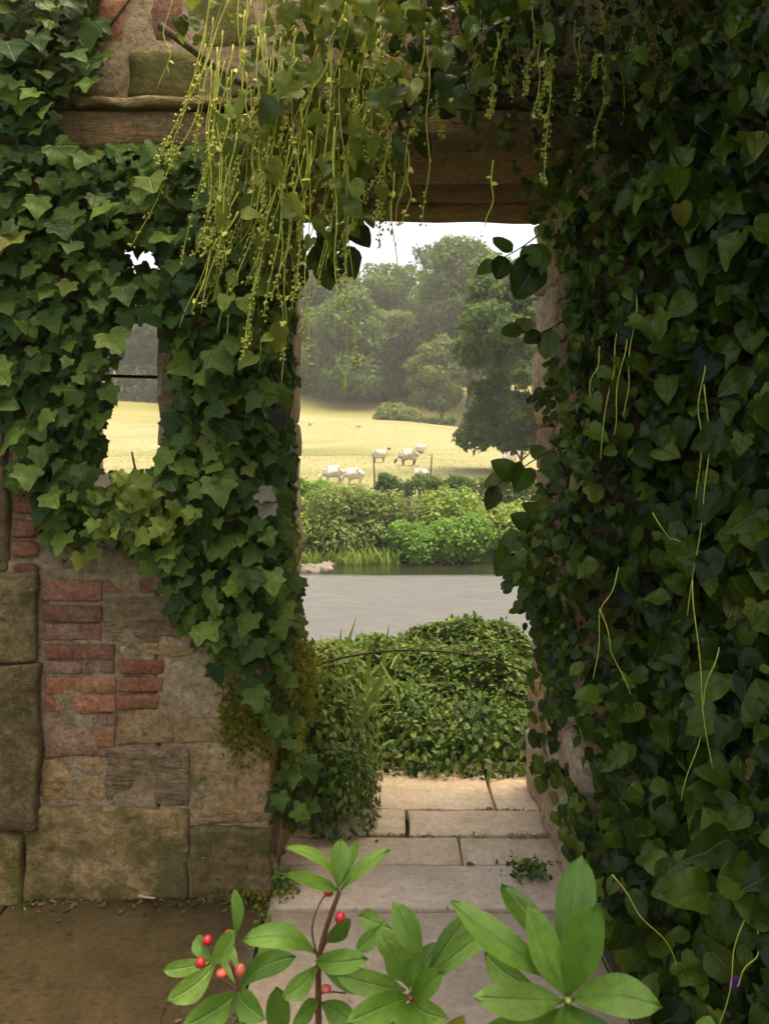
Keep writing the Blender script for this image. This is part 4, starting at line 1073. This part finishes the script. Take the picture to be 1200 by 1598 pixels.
# fence posts and sheep
def gz(px, py, D):
    p = W(px, py, D); p[2] = float(ground_z(np.array([p[0]]), np.array([p[1]]))[0]); return p
def dist_for(py, px):
    ds = np.linspace(27, 130, 2000); x = (px - 600) / F * ds
    yy = 700 - (ground_z(x, ds) - CAM_Z) * F / ds
    i = np.argmin(np.abs(yy - py)); return float(ds[i])
for (px, lab, tilt) in ((585, 'thin fence post left of the sapling in the meadow', -.06), (671, 'thin fence post beside the sheep on the right', .07)):
    p = gz(px, 745, 31.0)
    v, t = tube(np.array([[0, 0, -.1], [tilt * .5, 0, .6], [tilt, 0, 1.15]]), [.035, .033, .028], 6)
    tag(link('fence_post', np_mesh('fence_post', v, t), M['post'], None, p), lab, 'post', 'meadow fence posts')
def wool_mat(name, wool, face, head=True):
    m, n, b, out = new_mat(name)
    at = N(n, 'ShaderNodeAttribute'); at.attribute_name = 'bare'
    tc = N(n, 'ShaderNodeTexCoord'); nz = N(n, 'ShaderNodeTexNoise', i_Scale=14.0, i_Detail=5.0); n.links.new(tc.outputs['Object'], nz.inputs[0])
    w = ramp(n, nz.outputs[0], [(.3, tuple(.75 * c for c in wool)), (.65, wool)])
    n.links.new(mixc(n, at.outputs['Fac'], w, face), b.inputs['Base Color']); b.inputs['Roughness'].default_value = .95
    bp = N(n, 'ShaderNodeBump', i_Strength=.8, i_Distance=.05); n.links.new(nz.outputs[0], bp.inputs['Height']); n.links.new(bp.outputs[0], b.inputs['Normal'])
    return m
WOOLS = {'white': wool_mat('wool', (.66, .60, .50), (.50, .45, .38)), 'black': wool_mat('wool_black_face', (.66, .60, .50), (.012, .011, .010)), 'grey': wool_mat('wool_grey_leg', (.64, .58, .48), (.10, .09, .08))}
def sheep_mesh(pose, seed):
    """one continuous body: capsule-blended distance field meshed by marching a radial remesh"""
    if pose == 'graze': neck = [(.50, 0, .72), (.66, 0, .55), (.76, 0, .30), (.84, 0, .13)]
    elif pose == 'up': neck = [(.48, 0, .80), (.60, 0, .98), (.68, 0, 1.10), (.86, 0, 1.04)]
    else: neck = [(.48, 0, .55), (.60, 0, .70), (.68, 0, .78), (.85, 0, .70)]
    lie = pose == 'lie'
    zb = .36 if lie else .62
    bm = bmesh.new()
    vs, rad, edges = [], [], []
    def ch(pts, rr, start=None):
        prev = start
        for p, q in zip(pts, rr):
            vs.append(p); rad.append(q)
            if prev is not None: edges.append((prev, len(vs) - 1))
            prev = len(vs) - 1
        return prev
    ch([(-.50, 0, zb + .02), (-.28, 0, zb + .03), (0, 0, zb), (.28, 0, zb + .02), (.42, 0, zb + .03)], [(.22, .24), (.31, .33), (.34, .36), (.31, .33), (.25, .26)])
    ch(neck, [(.15, .16), (.10, .11), (.085, .095), (.045, .05)], 4)
    if not lie:
        for (ax, i0) in ((-.33, 1), (.30, 3)):
            for s in (-1, 1):
                k = .05 if ax < 0 else 0
                ch([(ax, s * .13, .46), (ax - k, s * .14, .26), (ax + k * .4, s * .14, .04)], [(.10, .09), (.048, .045), (.038, .036)], i0)
    ch([(-.60, 0, zb + .02), (-.64, 0, zb - .14)], [(.06, .06), (.035, .035)], 0)
    me = bpy.data.meshes.new('sheep_body'); me.from_pydata(vs, edges, [])
    o = bpy.data.objects.new('tmp', me); col.objects.link(o)
    md = o.modifiers.new('s', 'SKIN'); md.use_smooth_shade = True
    for i, q in enumerate(rad): me.skin_vertices[0].data[i].radius = q
    me.skin_vertices[0].data[2].use_root = True
    o.modifiers.new('d', 'SUBSURF').levels = 2
    dg = bpy.context.evaluated_depsgraph_get(); ev = bpy.data.meshes.new_from_object(o.evaluated_get(dg))
    bpy.data.objects.remove(o)
    nv = len(ev.vertices); co = np.empty(nv * 3, np.float32); ev.vertices.foreach_get('co', co); co = co.reshape(-1, 3).astype(float)
    hx, hz = (.70, .42) if pose == 'graze' else ((.62, 1.0) if pose == 'up' else (.64, .66))
    head = (co[:, 0] > hx) & ((co[:, 2] < hz) if pose == 'graze' else (co[:, 2] > hz))
    legs = (co[:, 2] < .34) & (~head) & (not lie)
    bare = (head | legs).astype(np.float32)
    nz = Noise(seed, 3.5, 3)
    co += ((1 - bare) * nz(co) * .045)[:, None] * nrm(co - np.array([0, 0, zb]))
    ev.vertices.foreach_set('co', co.astype(np.float32).ravel())
    a = ev.attributes.new('bare', 'FLOAT', 'POINT'); a.data.foreach_set('value', bare)
    ev.update()
    return ev
SM = {p: sheep_mesh(p, i) for i, p in enumerate(('graze', 'up', 'lie'))}
def sheep(label, px, py, yaw, pose, wool, wpx=40, parts=True):
    D = dist_for(py, px); p = gz(px, py, D)
    s = .86 * wpx / F * D / 1.25
    me = SM[pose].copy(); me.materials.append(WOOLS[wool])
    o = link('sheep', me, None, None, p); o.rotation_euler = (0, 0, yaw); o.scale = (s, s, s)
    return tag(o, label, 'sheep', 'sheep grazing in the meadow')
PI = math.pi
sheep('white sheep grazing at the meadow edge, leftmost of the near row', 520, 755, PI + .25, 'graze', 'white', 40)
sheep('white sheep grazing behind the shrubs, second of the near row', 553, 757, PI - .2, 'graze', 'white', 38)
sheep('sheep with a black head raised', 592, 722, .1, 'up', 'black', 30)
sheep('white sheep with dark legs grazing beside the black headed one', 637, 727, PI + .15, 'graze', 'grey', 38)
sheep('smaller white sheep farther up the slope, above the others', 654, 707, .1, 'lie', 'white', 26)
sheep('white sheep facing away beside the right fence post', 657, 754, PI / 2 + .7, 'graze', 'white', 34)
sheep('tiny pale sheep high up the meadow', 484, 664, 1.2, 'up', 'black', 9)
sheep('white sheep lying down beside the ivy pier', 438, 704, .3, 'lie', 'white', 26)
sheep('white sheep lying near the top of the meadow at left', 452, 634, 0, 'lie', 'white', 14)
sheep('white sheep lying in the shade under the lone tree', 795, 722, .4, 'lie', 'white', 30)
sheep('distant white sheep at the foot of the big trees', 560, 668, PI, 'graze', 'white', 9)

# ------------------------------------------------------------------ trees
def tree(label, px, hw, top, cbase, foot, D, mat, nleaf, size, seed, name='tree', group='trees beyond the meadow', lobes=16, temps='spray', sparse=1.0, trunk_r=.25, ls=1.0):
    r = np.random.default_rng(seed)
    p = gz(px, foot, D); zt = W(px, top, D)[2]; zc = max(W(px, cbase, D)[2], p[2] + .3)
    rx = hw / F * D; H = zt - zc
    root = empty(name, p, label, 'tree', group)
    C, Rr = [], []
    for q in range(lobes):
        a = r.uniform(0, 6.28); f = r.uniform(.08, .95)
        prof = math.sin(min(1, .18 + f * .95) * PI * .86) ** .7
        e = r.random() ** .5 * prof * .85
        rad = ls * r.uniform(.24, .42) * min(rx, H * .6) * (1.0 if f < .8 else .75)
        C.append((p[0] + math.cos(a) * e * rx, p[1] + math.sin(a) * e * rx, zc + f * H - (rad * .5 if f > .8 else 0))); Rr.append(rad)
    C = np.array(C); Rr = np.array(Rr)
    w = r.choice(lobes, nleaf, p=Rr ** 2 / (Rr ** 2).sum())
    d = nrm(r.normal(size=(nleaf, 3)))
    P = C[w] + d * (Rr[w] * (r.uniform(.6, 1.18, nleaf) if sparse >= 1 else r.uniform(.1, 1.3, nleaf)))[:, None] * np.array([1.25, 1.25, .85])
    Nv = d + r.normal(0, .45, (nleaf, 3)) + [0, 0, .5]; Tv = r.normal(size=(nleaf, 3)) + d * .4 + [0, 0, -.2]
    tag(link('crown', scatter_mesh('crown', TV[temps], P, frames(Nv, Tv), size * r.uniform(.6, 1.5, nleaf), seed), mat, root), kind='stuff')
    tr = bez([p + [0, 0, -.3], p + [r.normal(0, .1) * rx, 0, (zc - p[2]) * .6 + H * .15], p + [r.normal(0, .1) * rx, 0, zc - p[2] + H * .75]], 10)
    parts = [tube(tr, np.linspace(trunk_r, trunk_r * .2, len(tr)), 7)]
    for q in range(min(lobes, 12)):
        k = r.integers(len(tr) // 3, len(tr) - 1); c = C[q]
        lm = bez([tr[k], (tr[k] + c) / 2 + [0, 0, -.1 * H * r.random()], c], 7)
        parts.append(tube(lm, np.linspace(trunk_r * .42, trunk_r * .08, len(lm)), 5))
    v, t = join(parts); link('trunk', np_mesh('trunk', v, t), M['stem'], root)
    return root
TR = {'far': leaf_mat('far_tree', [(0.043, 0.093, 0.017), (0.08, 0.151, 0.025), (0.123, 0.211, 0.036), (0.087, 0.151, 0.028)], .55, .2, .4, old=False),
      'dark': leaf_mat('dark_tree', [(0.021, 0.046, 0.012), (0.036, 0.073, 0.017), (0.055, 0.1, 0.025)], .55, .2, .4, old=False),
      'yellow': leaf_mat('yellow_tree', [(0.087, 0.128, 0.028), (0.138, 0.189, 0.041), (0.189, 0.241, 0.055)], .55, .2, .4, old=False),
      'near': leaf_mat('near_tree', [(0.022, 0.051, 0.013), (0.041, 0.087, 0.018), (0.068, 0.133, 0.026), (0.101, 0.176, 0.038)], .55, .2, .4, old=False)}
for a in [
    ('dark dense tree at the far left seen through the window', 120, 120, 420, 612, 612, 104, 'dark', 6000, .8, 301, 22),
    ('dark dense tree seen through the narrow window', 230, 95, 480, 622, 614, 102, 'dark', 6000, .7, 302, 20),
    ('dark tree behind the ivy pier', 360, 110, 430, 622, 614, 103, 'dark', 6000, .8, 303, 20),
    ('dark tree just right of the ivy pier', 452, 75, 455, 630, 620, 98, 'dark', 6500, .6, 304, 20),
    ('tall pale green tree at the left of the doorway view', 505, 66, 384, 560, 618, 106, 'far', 7500, .5, 305, 20),
    ('mid green tree with low spreading boughs above the meadow corner', 545, 70, 450, 628, 628, 92, 'far', 9500, .48, 306, 24),
    ('rounded green tree in the middle of the far treeline', 605, 62, 402, 560, 618, 106, 'far', 7500, .5, 307, 18),
    ('yellowish green tree in front of the middle of the treeline', 600, 50, 470, 600, 630, 95, 'yellow', 6000, .48, 308, 16),
    ('tallest big tree of the treeline', 728, 72, 364, 560, 632, 92, 'far', 12000, .46, 310, 26),
    ('shadowy tree between the yellowish tree and the tallest one', 640, 60, 478, 630, 634, 93, 'dark', 7000, .5, 311, 20),
    ('pale feathery bush tree at the foot of the tallest tree', 682, 46, 520, 640, 648, 84, 'yellow', 7000, .38, 312, 18),
    ('dark green tree right of the tallest tree', 795, 62, 392, 600, 640, 84, 'far', 8500, .46, 313, 22),
    ('dark green tree behind the climber', 900, 90, 400, 620, 640, 84, 'dark', 6000, .6, 314, 20),
    ('broad backdrop tree closing the wood behind the left half', 480, 120, 436, 625, 616, 116, 'far', 9000, .7, 316, 30),
    ('broad backdrop tree closing the wood behind the middle', 590, 110, 448, 625, 616, 118, 'dark', 9000, .7, 317, 30),
    ('broad backdrop tree closing the wood behind the tallest tree', 700, 100, 425, 625, 616, 117, 'far', 9000, .7, 318, 30),
    ('tree beyond the right wall', 1050, 110, 390, 620, 640, 88, 'far', 5000, .7, 315, 20)]:
    tree(a[0], *a[1:7], TR[a[7]], int(a[8] * 1.25), a[9], a[10], lobes=int(a[11] * 1.8), ls=.92)
tree('thin half bare tree showing against the white sky', 655, 30, 376, 430, 620, 108, TR['dark'], 520, .42, 309, lobes=12, sparse=.5, trunk_r=.3)
tree('tree with a thin trunk and low dark boughs overhanging the meadow', 806, 122, 402, 726, 746, 36.5, TR['near'], 26000, .23, 320, group='meadow trees', lobes=90, trunk_r=.10, ls=.46)
tree('slim tree half hidden by the right doorpost', 846, 60, 470, 715, 744, 38, TR['near'], 9000, .24, 321, group='meadow trees', lobes=34, trunk_r=.10, ls=.62)
shrub('low rounded bush standing alone at the top of the meadow', 618, 36, 630, 664, 76, SH['olive'], 3000, .28, 231, 'meadow_bush', 'bushes in the meadow', 'bush', 12)
shrub('low bush at the foot of the trees on the right', 690, 30, 650, 668, 74, SH['dark'], 1600, .28, 232, 'meadow_bush', 'bushes in the meadow', 'bush', 8)

# ================================================================== FOREGROUND SHRUB
def broad_leaf(parent, a, b, w, mat, Da, Db, bend=.12, side=0.0, nface=(0, -1, .35), name='leaf'):
    """one leaf of its own shape: base pixel a, tip pixel b, width in photo pixels"""
    A, B = W(*a, Da), W(*b, Db)
    lr = np.random.default_rng(int(a[0] * 7 + b[1] * 13)); side = lr.normal(0, .05); tw = lr.normal(0, .35); bend = bend * lr.uniform(.7, 1.7)
    lw = lr.uniform(0, 6, 4); nface = np.array(nface, float) + lr.normal(0, .18, 3); w = w * lr.uniform(.76, .92)
    y = B - A; L = np.linalg.norm(y); y = y / L
    z = np.array(nface, float); z = nrm(z - (z @ y) * y); x = np.cross(y, z)
    wd = w / F * (Da + Db) / 2 / 2
    n = 11; m = 7
    t = np.linspace(0, 1, n)
    prof = np.sin(np.pi * np.clip(t, 0, 1) ** 1.45) ** .66; prof[0] = .06; prof[-1] = .0
    V, UV = [], []
    for i in range(n):
        for j in range(m):
            s = (j / (m - 1) - .5) * 2
            off = bend * L * math.sin(math.pi * t[i]) * .9 
            c = A + y * L * t[i] + z * (off + .16 * wd * (abs(s) ** 1.5) * 1.6 * prof[i]) + x * side * L * math.sin(math.pi * t[i])
            ed = 1 + .05 * math.sin(9 * t[i] + lw[0]) * (s > 0) + .05 * math.sin(8 * t[i] + lw[1]) * (s < 0)
            V.append(c + x * s * wd * prof[i] * ed * math.cos(tw * t[i]) + z * (s * wd * prof[i] * math.sin(tw * t[i]) + .06 * wd * math.sin(7 * t[i] + 3 * s + lw[2]))); UV.append((s * prof[i] * .3, t[i]))
    T = []
    for i in range(n - 1):
        for j in range(m - 1):
            q = [i * m + j, i * m + j + 1, (i + 1) * m + j + 1, (i + 1) * m + j]
            T += [(q[0], q[1], q[2]), (q[0], q[2], q[3])]
    return link(name, np_mesh(name, np.array(V), np.array(T), UV), mat, parent)
def stalk(parent, pts, r0, r1, mat='redstem', name='stem'):
    c = bez([W(x, y, D) for x, y, D in pts], 16); v, t = tube(c, np.linspace(r0, r1, len(c)), 7)
    return link(name, np_mesh(name, v, t), M[mat], parent)
def ball(parent, px, py, D, rad, mat, name, sq=1.0):
    bm = bmesh.new(); bmesh.ops.create_icosphere(bm, subdivisions=2, radius=rad)
    for v in bm.verts:
        v.co.z *= sq
        if v.co.z < -rad * .75 * sq: v.co.z += rad * .2
    for f in bm.faces: f.smooth = True
    me = bpy.data.meshes.new(name); bm.to_mesh(me); bm.free()
    if parent.type == 'MESH':
        under(name, me, M[mat], parent).location = W(px, py, D)
    else:
        link(name, me, M[mat], parent, loc=W(px, py, D))
S = M['skim']
def plant(px, D, label):
    return empty('berry_shrub', ((px - 600) / F * D, D, 0), label, 'shrub', 'foreground shrub shoots')
D0 = 1.25
tall = plant(500, D0, 'tallest shrub shoot with a whorl of leaves atop a red stem')
stalk(tall, [(500, 2050, D0), (497, 1598, D0), (498, 1500, D0), (512, 1440, D0), (530, 1392, D0)], .0055, .0035)
t1 = stalk(tall, [(497, 1500, D0), (487, 1450, D0 - .01), (500, 1408, D0 - .01), (512, 1394, D0 - .01)], .0016, .0012)
t2 = stalk(tall, [(500, 1490, D0), (515, 1460, D0 - .01), (530, 1434, D0 - .02)], .0016, .0012)
for a, b_, w, db, bend, nf in [((528, 1390), (440, 1322), 40, -.06, .10, (.3, -.9, .7)), ((528, 1391), (441, 1366), 32, -.10, .08, (0, -.7, .9)), ((527, 1386), (533, 1308), 36, .03, .06, (0, -1, .3)),
                             ((531, 1390), (609, 1326), 40, -.04, .10, (-.3, -.9, .6)), ((529, 1386), (556, 1312), 28, .07, .05, (-.3, -1, .2)),
                             ((495, 1490), (376, 1468), 48, -.03, .14, (.1, -.8, .8)), ((492, 1500), (575, 1496), 46, -.06, .12, (-.1, -.8, .8)), ((500, 1470), (548, 1440), 36, .05, .1, (-.2, -1, .5)),
                             ((496, 1505), (440, 1560), 40, -.05, .1, (.2, -1, .4)), ((500, 1510), (590, 1545), 44, -.03, .12, (-.2, -.9, .6)), ((498, 1560), (455, 1600), 40, -.05, .1, (.2, -1, .5)), ((500, 1565), (560, 1606), 44, -.05, .1, (-.2, -1, .6))]:
    broad_leaf(tall, a, b_, w, S, D0, D0 + db, bend, 0, nf)
ball(t1, 513, 1392, D0 - .012, .0078, 'berry', 'berry'); ball(t2, 531, 1432, D0 - .022, .0082, 'berry', 'berry')
t3 = stalk(tall, [(500, 1550, D0), (520, 1548, D0 - .02), (540, 1550, D0 - .02)], .0016, .0012)
ball(t3, 509, 1543, D0 - .03, .0078, 'berry_bud', 'bud', .75)

low = plant(372, D0 + .02, 'low leftmost shrub shoot carrying red berries and pink buds')
Dl = D0 + .02
stalk(low, [(400, 2050, Dl), (385, 1640, Dl), (374, 1545, Dl), (360, 1500, Dl)], .0045, .003)
l1 = stalk(low, [(372, 1548, Dl), (345, 1525, Dl), (325, 1500, Dl)], .002, .0015)
stalk(low, [(265, 1555, Dl), (255, 1580, Dl), (246, 1620, Dl)], .0015, .001, 'stem')
for a, b_, w, db, bend, nf in [((368, 1462), (366, 1388), 24, .02, .05, (.7, -1, .1)), ((330, 1498), (254, 1514), 28, -.02, .08, (0, -1, .6)), ((338, 1500), (261, 1562), 46, -.05, .10, (.3, -1, .5)), ((326, 1504), (366, 1452), 40, -.02, .06, (-.2, -1, .4)),
                             ((330, 1500), (307, 1460), 30, .03, .05, (.5, -1, .2)), ((370, 1548), (285, 1602), 56, -.07, .12, (.2, -1, .5)), ((372, 1545), (414, 1592), 48, -.07, .1, (-.3, -1, .4)), ((374, 1540), (463, 1492), 40, -.02, .12, (-.1, -.9, .6)),
                             ((372, 1540), (352, 1470), 30, .05, .05, (.2, -1, .1)), ((374, 1545), (438, 1466), 34, .06, .1, (-.3, -1, .3)), ((436, 1625), (432, 1538), 46, .0, .06, (.2, -1, .3)), ((380, 1600), (350, 1660), 50, -.04, .1, (.2, -1, .4))]:
    broad_leaf(low, a, b_, w, S, Dl, Dl + db, bend, 0, nf)
ball(l1, 313, 1503, Dl - .05, .0082, 'berry', 'berry'); ball(low, 324, 1468, Dl + .01, .0085, 'berry', 'berry'); ball(low, 357, 1459, Dl + .03, .0075, 'berry_bud', 'bud')
ball(l1, 346, 1519, Dl - .03, .0085, 'berry_bud', 'bud', .7); ball(low, 375, 1515, Dl - .02, .008, 'berry_bud', 'bud', 1.3)

mid = plant(640, D0 - .02, 'dense middle shrub shoot of upright narrow leaves without berries')
Dm_ = D0 - .02
stalk(mid, [(645, 2050, Dm_), (648, 1640, Dm_), (642, 1550, Dm_)], .005, .004)
for a, b_, w, db, bend, nf in [((660, 1512), (614, 1406), 46, .02, .06, (.3, -1, .2)), ((664, 1530), (736, 1424), 42, .04, .08, (-.4, -1, .2)), ((664, 1535), (772, 1444), 40, .0, .10, (-.3, -1, .4)), ((632, 1535), (604, 1468), 46, -.04, .06, (.2, -1, .3)),
                             ((634, 1545), (522, 1518), 46, -.03, .14, (.1, -.9, .7)), ((640, 1555), (540, 1596), 52, -.08, .12, (.2, -.9, .6)), ((640, 1555), (692, 1516), 42, -.04, .08, (-.3, -1, .4)), ((644, 1560), (700, 1590), 48, -.06, .1, (-.3, -1, .5)),
                             ((642, 1562), (618, 1618), 50, -.08, .08, (.1, -1, .5)), ((640, 1540), (646, 1488), 34, -.02, .05, (0, -1, .3)), ((600, 1440), (556, 1482), 34, -.02, .12, (.4, -1, .3)), ((612, 1450), (560, 1428), 34, .03, .1, (.3, -1, .4)),
                             ((640, 1545), (585, 1440), 40, .06, .08, (.3, -1, .3)), ((650, 1560), (690, 1470), 40, .05, .08, (-.2, -1, .2)), ((655, 1565), (668, 1625), 44, -.06, .08, (-.1, -1, .5)), ((650, 1590), (590, 1640), 50, -.05, .1, (.1, -1, .4))]:
    broad_leaf(mid, a, b_, w, S, Dm_, Dm_ + db, bend, 0, nf)
broad_leaf(mid, (690, 1612), (724, 1584), 30, M['skim_yellow'], Dm_ - .02, Dm_ - .05, .08)
ball(mid, 640, 1556, Dm_ - .0, .006, 'berry_bud', 'bud', .8)

big = plant(885, D0 - .10, 'largest shrub shoot at right with broad pale green leaves')
Db_ = D0 - .10
stalk(big, [(890, 2150, Db_), (890, 1700, Db_), (885, 1560, Db_)], .006, .0045, 'green_stem')
for a, b_, w, db, bend, nf in [((880, 1548), (908, 1334), 76, .08, .05, (.1, -1, .2)), ((884, 1556), (822, 1412), 70, .0, .06, (.35, -1, .3)), ((886, 1556), (936, 1408), 72, -.04, .06, (-.3, -1, .3)), ((888, 1562), (1034, 1572), 70, -.08, .12, (-.1, -.8, .8)),
                             ((882, 1562), (738, 1556), 62, -.06, .10, (.1, -.8, .7)), ((872, 1530), (702, 1404), 58, .03, .12, (.3, -.9, .6)), ((840, 1545), (756, 1486), 52, .07, .06, (.3, -1, .3)), ((858, 1500), (782, 1380), 56, .10, .06, (.3, -1, .3)),
                             ((884, 1566), (864, 1640), 60, -.08, .08, (.1, -1, .5)), ((884, 1570), (740, 1616), 66, -.06, .08, (.1, -.9, .5)), ((890, 1570), (960, 1650), 66, -.06, .08, (-.1, -.9, .5)), ((1085, 1640), (1108, 1586), 44, .0, .06, (0, -1, .4))]:
    broad_leaf(big, a, b_, w, S, Db_, Db_ + db, bend, 0, nf)
ball(big, 886, 1561, Db_ - .012, .0045, 'bud', 'bud')

# ================================================================== HAZE
hm = bpy.data.materials.new('haze'); hm.use_nodes = True
hn = hm.node_tree; hn.nodes.remove(hn.nodes['Principled BSDF'])
pv = hn.nodes.new('ShaderNodeVolumePrincipled'); pv.inputs['Color'].default_value = (1.0, .97, .90, 1); pv.inputs['Density'].default_value = .0011
hn.links.new(pv.outputs[0], hn.nodes['Material Output'].inputs['Volume'])
x0, x1, y0, y1, z0, z1 = -206, 206, -66, 326, -4, 64
V = [(x, y, z) for z in (z0, z1) for y in (y0, y1) for x in (x0, x1)]
tag(link('haze', np_mesh('haze', V, np.array([(0, 2, 3, 1), (4, 5, 7, 6), (0, 1, 5, 4), (2, 6, 7, 3), (0, 4, 6, 2), (1, 3, 7, 5)]), smooth=False), hm), 'thin warm summer haze in the air', None, None, 'stuff')
